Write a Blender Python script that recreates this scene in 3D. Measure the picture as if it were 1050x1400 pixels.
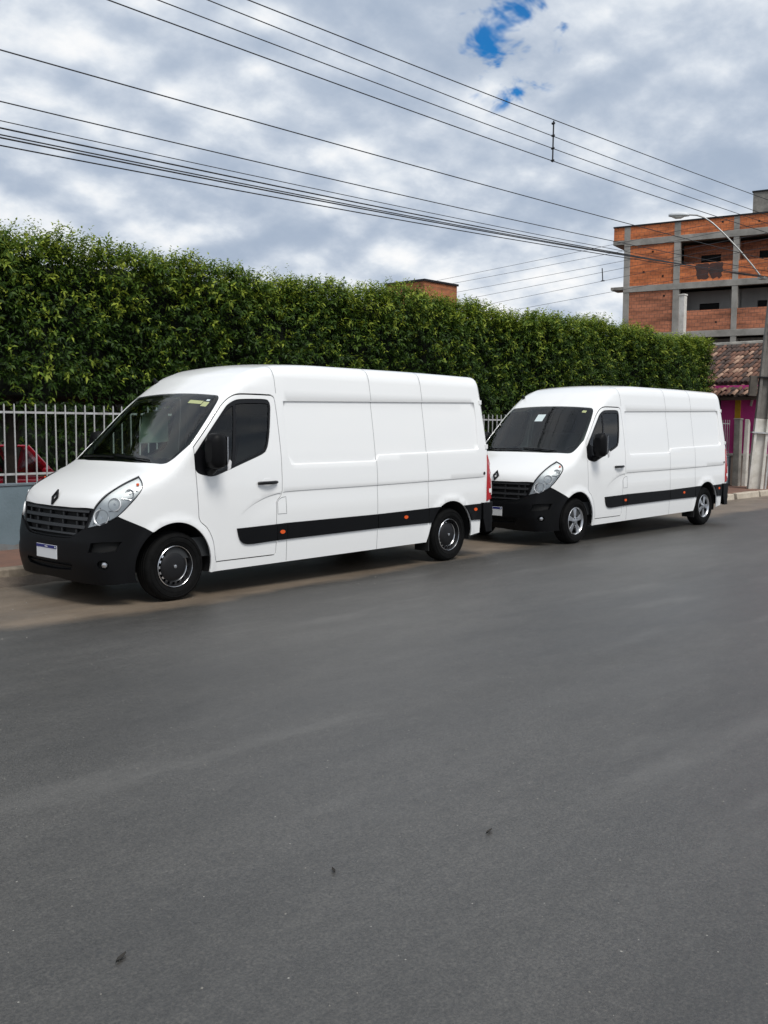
import bpy, bmesh, math, random
import numpy as np
from mathutils import Vector, Matrix
from mathutils.geometry import delaunay_2d_cdt
random.seed(7); rng = np.random.default_rng(11)
R = math.radians
scene = bpy.context.scene
for o in list(bpy.data.objects): bpy.data.objects.remove(o)
COL = scene.collection
# ------------------------------------------------------------------ camera
cam = bpy.data.cameras.new('camera'); camo = bpy.data.objects.new('camera', cam); COL.objects.link(camo)
F_PX, PITCH, ROLL, CAM_H, AZ = 1365.4, 0.08506, 0.00666, 1.7615, 0.82035
cam.sensor_fit = 'VERTICAL'; cam.sensor_height = 36; cam.lens = 36 * F_PX / 1400
cam.clip_start = .05; cam.clip_end = 2000
fw = Vector((math.sin(AZ) * math.cos(PITCH), math.cos(AZ) * math.cos(PITCH), -math.sin(PITCH)))
rt = Vector((math.cos(AZ), -math.sin(AZ), 0)); up = rt.cross(fw)
r2 = rt * math.cos(ROLL) + up * math.sin(ROLL) * 1; u2 = -rt * math.sin(ROLL) + up * math.cos(ROLL)
M = Matrix((r2, u2, -fw)).transposed().to_4x4(); M.translation = (0, 0, CAM_H)
camo.matrix_world = M; scene.camera = camo
# ------------------------------------------------------------------ sky, sun, exposure
SUN_DIR = Vector((-.16, -.53, .84)).normalized()
SUN_STRENGTH, SUN_ANGLE, EXPOSURE = 1.85, 22, .5
elev = math.asin(SUN_DIR.z); azi = math.atan2(SUN_DIR.x, SUN_DIR.y)
w = bpy.data.worlds.new('World'); scene.world = w; w.use_nodes = True
nt = w.node_tree; nt.nodes.clear()
def N(t, **k):
    n = nt.nodes.new(t)
    for a, b in k.items(): setattr(n, a, b)
    return n
def L(a, b): nt.links.new(a, b)
def mth(op, a, b=None, c=None, clamp=False):
    n = N('ShaderNodeMath', operation=op, use_clamp=clamp)
    for i, v in enumerate((a, b, c)):
        if v is None: continue
        if isinstance(v, (int, float)): n.inputs[i].default_value = v
        else: L(v, n.inputs[i])
    return n.outputs[0]
def ramp(fac, stops, interp='EASE'):
    n = N('ShaderNodeValToRGB'); n.color_ramp.interpolation = interp
    while len(n.color_ramp.elements) < len(stops): n.color_ramp.elements.new(.5)
    for e, (p, c) in zip(n.color_ramp.elements, stops):
        e.position = p; e.color = (c, c, c, 1) if isinstance(c, (int, float)) else (*c, 1)
    L(fac, n.inputs[0]); return n.outputs[0]
tc = N('ShaderNodeTexCoord'); sep = N('ShaderNodeSeparateXYZ'); L(tc.outputs['Generated'], sep.inputs[0])
zz = mth('ADD', mth('MAXIMUM', sep.outputs[2], 0.0), .42)
cmb = N('ShaderNodeCombineXYZ'); L(mth('DIVIDE', sep.outputs[0], zz), cmb.inputs[0]); L(mth('DIVIDE', sep.outputs[1], zz), cmb.inputs[1])
def noise(vec, scale, detail, rough, dist=0, off=(0, 0, 0), sc=(1, 1, 1)):
    mp = N('ShaderNodeMapping'); mp.inputs['Location'].default_value = off; mp.inputs['Scale'].default_value = sc
    L(vec, mp.inputs[0]); n = N('ShaderNodeTexNoise'); L(mp.outputs[0], n.inputs['Vector'])
    n.inputs['Scale'].default_value = scale; n.inputs['Detail'].default_value = detail
    n.inputs['Roughness'].default_value = rough; n.inputs['Distortion'].default_value = dist
    return n.outputs['Fac']
def puff(vec, scale, detail):
    wn_ = N('ShaderNodeTexNoise'); wn_.inputs['Scale'].default_value = scale * .9; wn_.inputs['Detail'].default_value = 3; L(vec, wn_.inputs['Vector'])
    ws = N('ShaderNodeVectorMath', operation='SCALE'); L(wn_.outputs['Color'], ws.inputs[0]); ws.inputs['Scale'].default_value = .55 / scale
    wa = N('ShaderNodeVectorMath', operation='ADD'); L(vec, wa.inputs[0]); L(ws.outputs[0], wa.inputs[1])
    v = N('ShaderNodeTexVoronoi', feature='SMOOTH_F1', voronoi_dimensions='2D'); L(wa.outputs[0], v.inputs['Vector']); v.inputs['Scale'].default_value = scale
    v.inputs['Detail'].default_value = detail; v.inputs['Roughness'].default_value = .55; v.inputs['Smoothness'].default_value = .5; v.normalize = True
    return mth('SUBTRACT', 1.0, v.outputs['Distance'])
def dens(vec): return mth('ADD', mth('ADD', mth('MULTIPLY', noise(vec, 2.6, 3, .5, .1, (8.4, 2.2, 0)), .45), mth('MULTIPLY', puff(vec, 4.5, 2), .34)), mth('MULTIPLY', noise(vec, 9.0, 5, .58, .1, (1.2, 6.1, 0)), .26))
up_ = N('ShaderNodeVectorMath', operation='SCALE'); L(cmb.outputs[0], up_.inputs[0]); up_.inputs['Scale'].default_value = .965
big = noise(cmb.outputs[0], 1.0, 4, .5, .2, (3.1, 1.7, 0))
d1 = dens(cmb.outputs[0]); d2 = dens(up_.outputs[0])
relief_ = mth('SUBTRACT', d1, d2)
val = mth('ADD', mth('ADD', mth('MULTIPLY', mth('SUBTRACT', big, .5), .9), mth('MULTIPLY', relief_, 2.1)), mth('ADD', mth('MULTIPLY', mth('SUBTRACT', d1, .5), 1.0), .5))
cloudcol = ramp(val, [(.26, (.385, .465, .59)), (.44, (.475, .55, .665)), (.58, (.605, .67, .765)), (.71, (.79, .84, .90)), (.86, (1.0, 1.0, 1.0))], 'B_SPLINE')
# one break in the cloud deck where the deep blue sky shows through
hole_dir = Vector((.754, .558, .346)).normalized()
dp = N('ShaderNodeVectorMath', operation='DOT_PRODUCT'); nrm = N('ShaderNodeVectorMath', operation='NORMALIZE')
L(tc.outputs['Generated'], nrm.inputs[0]); L(nrm.outputs[0], dp.inputs[0]); dp.inputs[1].default_value = hole_dir
near = mth('MULTIPLY', mth('SUBTRACT', 1.0, dp.outputs['Value']), 480.0)
hole = mth('SUBTRACT', 1.0, near, clamp=True)
gapn = noise(cmb.outputs[0], 13.0, 4, .55, .3, (4.5, 3.3, 0))
mask = ramp(mth('ADD', mth('MULTIPLY', hole, .62), mth('MULTIPLY', mth('SUBTRACT', .5, gapn), 2.2)), [(.37, 0.0), (.66, .95)])
mask = mth('MULTIPLY', mask, mth('MULTIPLY', hole, 3.0, clamp=True))
sky = N('ShaderNodeTexSky', sky_type='NISHITA'); sky.sun_disc = False
sky.sun_elevation = elev; sky.sun_rotation = azi; sky.air_density = 1.0; sky.dust_density = 0; sky.ozone_density = 6
hsv = N('ShaderNodeHueSaturation'); hsv.inputs['Saturation'].default_value = 1.6; L(sky.outputs[0], hsv.inputs['Color'])
b1 = N('ShaderNodeBackground'); L(hsv.outputs[0], b1.inputs[0]); b1.inputs[1].default_value = .085
b2 = N('ShaderNodeBackground'); L(cloudcol, b2.inputs[0]); b2.inputs[1].default_value = .707
mx = N('ShaderNodeMixShader'); L(mask, mx.inputs[0]); L(b2.outputs[0], mx.inputs[1]); L(b1.outputs[0], mx.inputs[2])
w.cycles.sampling_method = 'MANUAL'; w.cycles.sample_map_resolution = 512
wo = N('ShaderNodeOutputWorld'); L(mx.outputs[0], wo.inputs[0])
sl = bpy.data.lights.new('sun', 'SUN'); sl.energy = SUN_STRENGTH; sl.angle = R(SUN_ANGLE); sl.color = (1, .97, .92)
so = bpy.data.objects.new('sun', sl); COL.objects.link(so); so.rotation_euler = (-SUN_DIR).to_track_quat('-Z', 'Y').to_euler()
vs = scene.view_settings; vs.view_transform = 'Standard'; vs.look = 'None'; vs.gamma = 1; vs.exposure = EXPOSURE
scene.render.engine = 'CYCLES'
# ------------------------------------------------------------------ helpers
def tag(o, label=None, cat=None, group=None, kind=None):
    if label: o['label'] = label
    if cat: o['category'] = cat
    if group: o['group'] = group
    if kind: o['kind'] = kind
    return o
def link(o, parent=None):
    COL.objects.link(o); o.parent = parent; return o
def empty(name, loc=(0, 0, 0), rz=0):
    o = bpy.data.objects.new(name, None); o.location = loc; o.rotation_euler = (0, 0, rz); o.empty_display_size = .2
    return link(o)
def copy_tree(o, parent=None):
    c = o.copy(); link(c, parent)
    for ch in list(o.children): copy_tree(ch, c)
    return c
def mesh_obj(name, V, Fc, mat, parent=None, normals=None, smooth=False):
    me = bpy.data.meshes.new(name); me.from_pydata([tuple(v) for v in V], [], [tuple(f) for f in Fc]); me.update()
    if smooth or normals is not None: me.shade_smooth()
    if normals is not None: me.normals_split_custom_set_from_vertices([tuple(n) for n in normals])
    if mat: me.materials.append(mat)
    return link(bpy.data.objects.new(name, me), parent)
class MB:
    def __init__(s): s.v = []; s.f = []
    def add(s, V, Fc):
        n = len(s.v); s.v += [tuple(p) for p in V]; s.f += [tuple(i + n for i in f) for f in Fc]; return s
    def box(s, x0, x1, y0, y1, z0, z1):
        return s.add([(x, y, z) for x in (x0, x1) for y in (y0, y1) for z in (z0, z1)],
                     [(0, 1, 3, 2), (4, 6, 7, 5), (0, 4, 5, 1), (2, 3, 7, 6), (0, 2, 6, 4), (1, 5, 7, 3)])
    def prism(s, pts, d):            # polygon (3D points) extruded along vector d
        n = len(pts); d = Vector(d); P = [Vector(p) for p in pts]
        return s.add(P + [p + d for p in P], [tuple(range(n))[::-1], tuple(range(n, 2 * n))] + [(i, (i + 1) % n, n + (i + 1) % n, n + i) for i in range(n)])
    def tube(s, pts, r, seg=8, cap=True):
        P = [Vector(p) for p in pts]; n = len(P); rr = r if isinstance(r, (list, tuple)) else [r] * n
        V = []; Fc = []; prev = None
        for i, p in enumerate(P):
            t = (P[min(i + 1, n - 1)] - P[max(i - 1, 0)]).normalized()
            if prev is None:
                a = Vector((0, 0, 1)) if abs(t.z) < .9 else Vector((1, 0, 0)); e = t.cross(a).normalized()
            else: e = (prev - t * prev.dot(t)).normalized()
            prev = e; g = t.cross(e)
            V += [p + (e * math.cos(2 * math.pi * k / seg) + g * math.sin(2 * math.pi * k / seg)) * rr[i] for k in range(seg)]
        for i in range(n - 1):
            for k in range(seg):
                k2 = (k + 1) % seg; Fc.append((i * seg + k, i * seg + k2, (i + 1) * seg + k2, (i + 1) * seg + k))
        if cap: Fc += [tuple(range(seg))[::-1], tuple(range((n - 1) * seg, n * seg))]
        return s.add(V, Fc)
    def lathe_y(s, prof, seg=48, c=(0, 0, 0), a0=0, a1=2 * math.pi):   # profile of (radius, y), turned about the y axis
        full = abs(a1 - a0) > 6.28; m = len(prof); k = seg if full else seg + 1; V = []; Fc = []
        for i in range(k):
            a = a0 + (a1 - a0) * i / seg
            V += [(c[0] + r * math.cos(a), c[1] + y, c[2] + r * math.sin(a)) for r, y in prof]
        for i in range(seg):
            j = (i + 1) % k
            for q in range(m - 1): Fc.append((i * m + q, j * m + q, j * m + q + 1, i * m + q + 1))
        return s.add(V, Fc)
    def build(s, name, mat, parent=None, smooth=None, bevel=0):
        o = mesh_obj(name, s.v, s.f, mat, parent)
        if smooth:
            o.data.shade_smooth(); o.data.set_sharp_from_angle(angle=R(smooth))
        if bevel:
            b = o.modifiers.new('bevel', 'BEVEL'); b.width = bevel; b.segments = 2; b.limit_method = 'ANGLE'
        return o
# ------------------------------------------------------------------ materials
def mat(name, col, rough=.6, metal=0, spec=.5, var=0, vscale=6, bump=0, bscale=40, coat=0, col2=None, rvar=0, detail=5):
    m = bpy.data.materials.new(name); m.use_nodes = True; t = m.node_tree; b = t.nodes['Principled BSDF']
    b.inputs['Base Color'].default_value = (*col, 1); b.inputs['Roughness'].default_value = rough; b.inputs['Metallic'].default_value = metal
    b.inputs['Specular IOR Level'].default_value = spec
    if coat: b.inputs['Coat Weight'].default_value = coat; b.inputs['Coat Roughness'].default_value = .04
    if var or bump or col2 or rvar:
        c = t.nodes.new('ShaderNodeTexCoord')
    if var or col2 or rvar:
        n = t.nodes.new('ShaderNodeTexNoise'); n.inputs['Scale'].default_value = vscale; n.inputs['Detail'].default_value = detail; n.inputs['Roughness'].default_value = .6
        t.links.new(c.outputs['Object'], n.inputs['Vector'])
        if var or col2:
            r = t.nodes.new('ShaderNodeValToRGB'); r.color_ramp.elements[0].position = .3; r.color_ramp.elements[1].position = .7
            c2 = col2 or tuple(x * (1 - var) for x in col); c1 = col if col2 else tuple(min(1, x * (1 + var)) for x in col)
            r.color_ramp.elements[0].color = (*c2, 1); r.color_ramp.elements[1].color = (*c1, 1)
            t.links.new(n.outputs['Fac'], r.inputs[0]); t.links.new(r.outputs[0], b.inputs['Base Color'])
        if rvar:
            q = t.nodes.new('ShaderNodeMapRange'); q.inputs['To Min'].default_value = max(0, rough - rvar); q.inputs['To Max'].default_value = min(1, rough + rvar)
            t.links.new(n.outputs['Fac'], q.inputs[0]); t.links.new(q.outputs[0], b.inputs['Roughness'])
    if bump:
        n2 = t.nodes.new('ShaderNodeTexNoise'); n2.inputs['Scale'].default_value = bscale; n2.inputs['Detail'].default_value = 6
        t.links.new(c.outputs['Object'], n2.inputs['Vector']); bp = t.nodes.new('ShaderNodeBump')
        bp.inputs['Strength'].default_value = bump; bp.inputs['Distance'].default_value = .02
        t.links.new(n2.outputs['Fac'], bp.inputs['Height']); t.links.new(bp.outputs[0], b.inputs['Normal'])
    return m
def glass_mat(name, tint, ior=1.5, rough=.0):
    m = bpy.data.materials.new(name); m.use_nodes = True; t = m.node_tree; t.nodes.clear()
    o = t.nodes.new('ShaderNodeOutputMaterial'); mx = t.nodes.new('ShaderNodeMixShader'); fr = t.nodes.new('ShaderNodeFresnel'); fr.inputs[0].default_value = ior
    tr = t.nodes.new('ShaderNodeBsdfTransparent'); tr.inputs[0].default_value = (*tint, 1); gl = t.nodes.new('ShaderNodeBsdfGlossy'); gl.inputs['Roughness'].default_value = rough
    t.links.new(fr.outputs[0], mx.inputs[0]); t.links.new(tr.outputs[0], mx.inputs[1]); t.links.new(gl.outputs[0], mx.inputs[2]); t.links.new(mx.outputs[0], o.inputs[0])
    return m
M_paint = mat('white_paint', (.83, .83, .82), .28, coat=.6, spec=.5, )
M_plastic = mat('charcoal_plastic', (.0045, .0047, .0054), .44, spec=.14, bump=.05, bscale=500, var=.12, vscale=3)
M_grille = mat('grille_plastic', (.016, .0165, .018), .33, spec=.5)
M_black = mat('black_trim', (.005, .005, .006), .35, spec=.3)
M_dark = mat('dark_underbody', (.006, .006, .006), .9)
M_tyre = mat('tyre_rubber', (.0055, .0055, .0055), .75, spec=.1, var=.35, vscale=12, bump=.1, bscale=120)
M_chrome = mat('bright_metal', (.62, .62, .63), .22, metal=1)
M_alloy = mat('alloy_wheel', (.52, .53, .55), .3, metal=.9, var=.08)
M_steel = mat('black_wheel_steel', (.009, .009, .010), .45, spec=.3)
M_reflector = mat('lamp_reflector', (.88, .89, .89), .25, metal=.0)
M_lens = glass_mat('clear_lens', (.95, .97, .97))
M_wind = glass_mat('windscreen_glass', (.76, .88, .82), 1.55)
M_side = glass_mat('tinted_side_glass', (.50, .57, .54))
M_orange = mat('orange_marker_lens', (.75, .10, .015), .25)
M_red = mat('red_tail_lens', (.42, .01, .015), .15, coat=.5)
M_clearw = mat('white_lens', (.75, .74, .74), .15, coat=.5)
M_int = mat('cabin_plastic', (.03, .032, .034), .7)
M_seat = mat('seat_fabric', (.035, .037, .042), .9)
M_plate = mat('plate_white', (.72, .73, .74), .5)
M_plateblue = mat('plate_blue', (.012, .018, .16), .45)
M_seam = mat('seam_shade', (.16, .165, .17), .7)  # grey for flat strips that paint in the shade of seams and flap gap
M_sticker = mat('sticker', (.62, .70, .70), .6); M_sticky = mat('yellow_sticker', (.42, .45, .22), .6)
# ------------------------------------------------------------------ the van body: one smooth closed form, panels are cut out of it
def _smax(a,b,k):
    h=np.clip(.5+.5*(a-b)/k,0,1); return b+(a-b)*h+k*h*(1-h)
def _smin(a,b,k): return -_smax(-a,-b,k)
def _spl(xs,ys):
    xs=np.array(xs,float);ys=np.array(ys,float);h=np.diff(xs);d=np.diff(ys)/h
    m=np.zeros(len(xs))
    for i in range(1,len(xs)-1):
        if d[i-1]*d[i]>0:
            w1=2*h[i]+h[i-1];w2=h[i]+2*h[i-1];m[i]=(w1+w2)/(w1/d[i-1]+w2/d[i])
    m[0]=d[0];m[-1]=d[-1]
    def f(x):
        x=np.asarray(x,float);i=np.clip(np.searchsorted(xs,x)-1,0,len(h)-1);t=(x-xs[i])/h[i]
        tc=np.clip(t,0,1);a=ys[i];b=ys[i+1]
        v=(2*tc**3-3*tc**2+1)*a+(tc**3-2*tc**2+tc)*h[i]*m[i]+(-2*tc**3+3*tc**2)*b+(tc**3-tc**2)*h[i]*m[i+1]
        return v+np.where(t<0,(x-xs[0])*m[0],0)+np.where(t>1,(x-xs[-1])*m[-1],0)
    return f
wz=_spl([.2,.5,.9,1.1,1.35,1.6,2.0,2.2,2.45,2.7],[.972,.988,.995,.99,.972,.942,.882,.848,.80,.75])
roofx=_spl([-1,.3,.64,.85,1.03,1.3,1.6,2.2,3.5,5.4],[1.85,2.03,2.15,2.25,2.345,2.435,2.47,2.49,2.49,2.47])
hoodx=_spl([-1,-.86,-.79,-.5,-.13,.5],[.90,.985,1.035,1.21,1.375,1.62])
frontz=_spl([.1,.3,.45,.6,.72,.9,1.05,1.4],[-.77,-.845,-.872,-.868,-.845,-.815,-.79,-.72])
AX=((-.03,.365),(4.31,.37))
def F(x,y,z):
    y=np.abs(y)
    w=wz(z)-.38*np.clip(-.1-x,0,None)**2
    for ax,az in AX:
        r=np.hypot(x-ax,z-az); w=w+.016*np.exp(-((r-.44)/.055)**2)
    f1=y-w
    f2=(z-(roofx(x)-.06*y*y))*.9
    f3=((z-1.37)-.948*(x+.13-.12*y*y))*.725
    f4=(z-(hoodx(x)-.05*y*y-.04*y**6))*.88
    f5=frontz(z)+.10*y*y+.18*y**6-x
    f6=x-(5.225-.03*y*y-.07*np.clip(z-.9,0,None))
    f=_smax(f1,f2,.125)
    f=_smax(f,_smin(f3,f4,.05),.10)
    f=_smax(f,f5,.09)
    return _smax(f,f6,.07)
def solve(o, d, t0, t1, off):
    a = np.full(o.shape[0], t0); b = np.full(o.shape[0], t1)
    for _ in range(34):
        m = .5 * (a + b); P = o + d * m[:, None]; ins = F(P[:, 0], P[:, 1], P[:, 2]) < off
        a = np.where(ins, m, a); b = np.where(ins, b, m)
    return o + d * (.5 * (a + b))[:, None]
class Polar:                                   # u = x, v = angle about the van's long axis
    def pt(s, u, v, off):
        z = np.zeros_like(u); return solve(np.stack([u, z, z + 1.0], 1), np.stack([z, np.cos(v), np.sin(v)], 1), .05, 2.6, off)
    def uv(s, P): return np.stack([P[:, 0], np.arctan2(P[:, 2] - 1.0, P[:, 1])], 1)
class Cyl:                                     # u = angle about an upright axis, v = z
    def __init__(s, xc, sg): s.xc, s.sg = xc, sg
    def pt(s, u, v, off):
        z = np.zeros_like(u); return solve(np.stack([z + s.xc, z, v], 1), np.stack([s.sg * np.cos(u), np.sin(u), z], 1), .02, 2.2, off)
    def uv(s, P): return np.stack([np.arctan2(P[:, 1], s.sg * (P[:, 0] - s.xc)), P[:, 2]], 1)
class Tilt:                                    # parallel rays along an outward direction in the xz plane; u = y, v along the slope
    def __init__(s, c, n):
        s.c = np.array(c, float); s.n = np.array(n, float) / np.linalg.norm(n); s.e = np.array([s.n[2], 0, -s.n[0]])
    def pt(s, u, v, off):
        o = s.c + np.outer(u, [0, 1, 0]) + np.outer(v, s.e); return solve(o, np.tile(s.n, (len(u), 1)), 0., 2., off)
    def uv(s, P): return np.stack([P[:, 1], (P - s.c) @ s.e], 1)
POLAR, FRONT, REAR = Polar(), Cyl(.25, -1), Cyl(4.5, 1)
HOODF, WINDF, BACKF = Tilt((-.3, 0, .85), (-.6, 0, .8)), Tilt((.6, 0, 1.3), (-.69, 0, .725)), Tilt((4.7, 0, 1.2), (1, 0, 0))
def side3(pts):                                # (x, z) seen from the side -> point on the flank
    p = np.array(pts, float); z = np.zeros(len(p))
    return solve(np.stack([p[:, 0], z, p[:, 1]], 1), np.tile([0, 1., 0], (len(p), 1)), .02, 1.4, 0)
def cr(pts, step=.025):                        # smooth curve through points
    p = np.array(pts, float); q = np.vstack([2 * p[0] - p[1], p, 2 * p[-1] - p[-2]]); out = []
    for i in range(1, len(q) - 2):
        n = max(2, int(np.linalg.norm(q[i + 1] - q[i]) / step)); t = np.linspace(0, 1, n, endpoint=False)[:, None]
        out.append(.5 * (2 * q[i] + (q[i + 1] - q[i - 1]) * t + (2 * q[i - 1] - 5 * q[i] + 4 * q[i + 1] - q[i + 2]) * t ** 2 + (3 * q[i] - q[i - 1] - 3 * q[i + 1] + q[i + 2]) * t ** 3))
    return np.vstack(out + [p[-1:]])
def ln(pts, step=.025):
    p = np.array(pts, float); out = []
    for i in range(len(p) - 1):
        n = max(1, int(np.linalg.norm(p[i + 1] - p[i]) / step)); out.append(p[i] + (p[i + 1] - p[i]) * np.linspace(0, 1, n, endpoint=False)[:, None])
    return np.vstack(out + [p[-1:]])
def arc(cx, cz, r, a0, a1, n=28):
    a = np.radians(np.linspace(a0, a1, n)); return np.stack([cx + r * np.cos(a), cz + r * np.sin(a)], 1)
def loop(*cs):
    P = np.vstack(cs); keep = [0]
    for i in range(1, len(P)):
        if np.linalg.norm(P[i] - P[keep[-1]]) > .004: keep.append(i)
    if np.linalg.norm(P[keep[-1]] - P[keep[0]]) < .004: keep.pop()
    return P[keep]
def inpoly(q, poly):
    x, y = q[:, 0][:, None], q[:, 1][:, None]; a = poly; b = np.roll(poly, -1, 0)
    c = ((a[:, 1] > y) != (b[:, 1] > y)) & (x < (b[:, 0] - a[:, 0]) * (y - a[:, 1]) / (b[:, 1] - a[:, 1] + 1e-12) + a[:, 0])
    return c.sum(1) % 2 == 1
def pdist(q, poly, closed=True):
    a = poly if closed else poly[:-1]; b = np.roll(poly, -1, 0) if closed else poly[1:]
    ab = b - a; out = np.full(len(q), 9.)
    for i in range(0, len(q), 2000):
        qq = q[i:i + 2000, None]; t = np.clip(((qq - a) * ab).sum(2) / ((ab ** 2).sum(1) + 1e-12), 0, 1)
        out[i:i + 2000] = np.sqrt((((a + t[..., None] * ab) - qq) ** 2).sum(2)).min(1)
    return out
def area2(p): return .5 * np.sum(p[:, 0] * np.roll(p[:, 1], -1) - np.roll(p[:, 0], -1) * p[:, 1])
def inset(p, g):
    if not g: return p
    s = 1 if area2(p) > 0 else -1; a = np.roll(p, 1, 0); b = np.roll(p, -1, 0)
    t1 = p - a; t2 = b - p; t1 /= np.linalg.norm(t1, axis=1)[:, None] + 1e-9; t2 /= np.linalg.norm(t2, axis=1)[:, None] + 1e-9
    n = np.stack([-(t1 + t2)[:, 1], (t1 + t2)[:, 0]], 1); n /= np.linalg.norm(n, axis=1)[:, None] + 1e-9
    return p + s * n * g
# raised and sunk features of the flanks, as functions of (x, z) seen from the side
RECESS = np.array([(1.49, 2.04), (2.85, 2.063), (3.77, 2.078), (4.93, 2.10), (4.945, 1.9), (4.92, 1.46), (3.87, 1.435), (2.95, 1.415), (2.90, 1.345), (1.53, 1.335), (1.485, 1.46)])
CREASE = cr([(.76, .79), (.85, .86), (.956, .924), (1.16, 1.0), (1.381, 1.039), (1.6, 1.05), (2.9, 1.062), (4.1, 1.08), (5.0, 1.097)], .05)
FLAP = np.array([(1.312, .80), (1.312, .935), (1.335, .965), (1.38, .985), (1.44, .99), (1.444, .80)])
SEAM_LINES = ((2.905, .26, 2.44), (3.85, .735, 2.44), (1.446, .26, .52), (1.40, 2.12, 2.44))  # seams drawn as flat grey strips in place of shaded grooves
def sst(a, b, x): t = np.clip((x - a) / (b - a), 0, 1); return t * t * (3 - 2 * t)
def relief(P):
    q = P[:, [0, 2]]; d = pdist(q, RECESS) * np.where(inpoly(q, RECESS), 1, -1)
    D = -.018 * sst(0, .013, d)
    zc = np.interp(q[:, 0], CREASE[:, 0], CREASE[:, 1]); below = zc - q[:, 1]; fade = sst(.72, 1.25, q[:, 0]) * (1 - sst(4.98, 5.06, q[:, 0]))
    D = D - .009 * fade * sst(0, .008, below) * (1 - sst(.03, .26, below))
    return D
def body_lines():
    L_ = [np.vstack([inset(ln(np.vstack([RECESS, RECESS[:1]]), .08)[:-1], g)]) for g in (0, .004, .009, .014)]
    L_ += [CREASE - [0, g] for g in (0, .005, .011)]
    return L_
def panel(name, parent, mt, fr, outline, side=1, grid=.055, off=0., gap=0., holes=(), lines=(), disp=None, depth=.02, nm=1.0):
    o2 = inset(fr.uv(np.array(outline)), gap); hs = [inset(fr.uv(np.array(h)), -gap * 0) for h in holes]
    lo, hi = o2.min(0), o2.max(0)
    gx, gy = np.meshgrid(np.arange(lo[0] + grid / 2, hi[0], grid), np.arange(lo[1] + grid / 2, hi[1], grid)); gx[::2] += grid * .37
    g = np.stack([gx.ravel(), gy.ravel()], 1); g = g[inpoly(g, o2)] if len(g) else g
    for h in hs: g = g[~inpoly(g, h)]
    for h in [o2] + hs:
        if len(g): g = g[pdist(g, h) > grid * .3]
    V = [o2] + hs; E = []; n = 0
    for c in V: k = len(c); E += [(n + i, n + (i + 1) % k) for i in range(k)]; n += k
    for l in lines:
        l2 = fr.uv(side3(l)); l2 = l2[inpoly(l2, o2)]
        if len(l2) < 2: continue
        if len(g): g = g[pdist(g, l2, False) > grid * .25]
        V.append(l2); E += [(n + i, n + i + 1) for i in range(len(l2) - 1) if np.linalg.norm(l2[i + 1] - l2[i]) < .2]; n += len(l2)
    V = np.vstack(V + [g])
    r = delaunay_2d_cdt([Vector(v) for v in V], E, [], 0, 1e-5)
    uv = np.array([tuple(v) for v in r[0]]); T = np.array(r[2]); c = uv[T].mean(1); k = inpoly(c, o2)
    for h in hs: k &= ~inpoly(c, h)
    T = T[k]; used = np.unique(T); remap = -np.ones(len(uv), int); remap[used] = np.arange(len(used)); T = remap[T]; uv = uv[used]
    def ev(q):
        P = fr.pt(q[:, 0], q[:, 1], off)
        if disp is not None:
            P = P.copy(); D = disp(P); P[:, 1] += D * np.where(P[:, 1] >= 0, 1, -1) * np.clip((P[:, 1] - .5) / .2, 0, 1)
        return P
    e = 1.2e-3; P = ev(uv); nu = ev(uv + [e, 0]) - ev(uv - [e, 0]); nv = ev(uv + [0, e]) - ev(uv - [0, e])
    n = np.cross(nu, nv); n /= np.linalg.norm(n, axis=1)[:, None] + 1e-12
    gd = 1e-3; G = np.stack([F(P[:, 0] + gd, P[:, 1], P[:, 2]) - F(P[:, 0] - gd, P[:, 1], P[:, 2]), F(P[:, 0], P[:, 1] + gd, P[:, 2]) - F(P[:, 0], P[:, 1] - gd, P[:, 2]), F(P[:, 0], P[:, 1], P[:, 2] + gd) - F(P[:, 0], P[:, 1], P[:, 2] - gd)], 1)
    if (n * G).sum() < 0: n = -n
    fn = np.cross(P[T[:, 1]] - P[T[:, 0]], P[T[:, 2]] - P[T[:, 0]]); fl = (fn * n[T[:, 0]]).sum(1) < 0
    T[fl] = T[fl][:, ::-1]
    cnt = {}
    for t in T:
        for i in range(3):
            a, b = int(t[i]), int(t[(i + 1) % 3]); cnt[(a, b)] = cnt.get((a, b), 0) + 1
    Vn = [P]; Nn = [n]; Fs = [tuple(map(int, t)) for t in T]; m = len(P)
    if depth:
        for (a, b) in cnt:
            if (b, a) in cnt: continue
            q = np.array([P[a], P[a] - n[a] * depth, P[b] - n[b] * depth, P[b]]); fnm = np.cross(q[2] - q[0], q[1] - q[0]) ; fnm = -fnm / (np.linalg.norm(fnm) + 1e-12)
            Vn.append(q); Nn.append(np.tile(fnm, (4, 1))); Fs.append((m, m + 1, m + 2, m + 3)); m += 4
    Vn = np.vstack(Vn); Nn = np.vstack(Nn)
    if side < 0: Vn = Vn * [1, -1, 1]; Nn = Nn * [1, -1, 1]; Fs = [f[::-1] for f in Fs]
    return mesh_obj(name, Vn, Fs, mt, parent, normals=Nn)
def mir(c): return np.array(c)[::-1] * [1, -1, 1]
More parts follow.
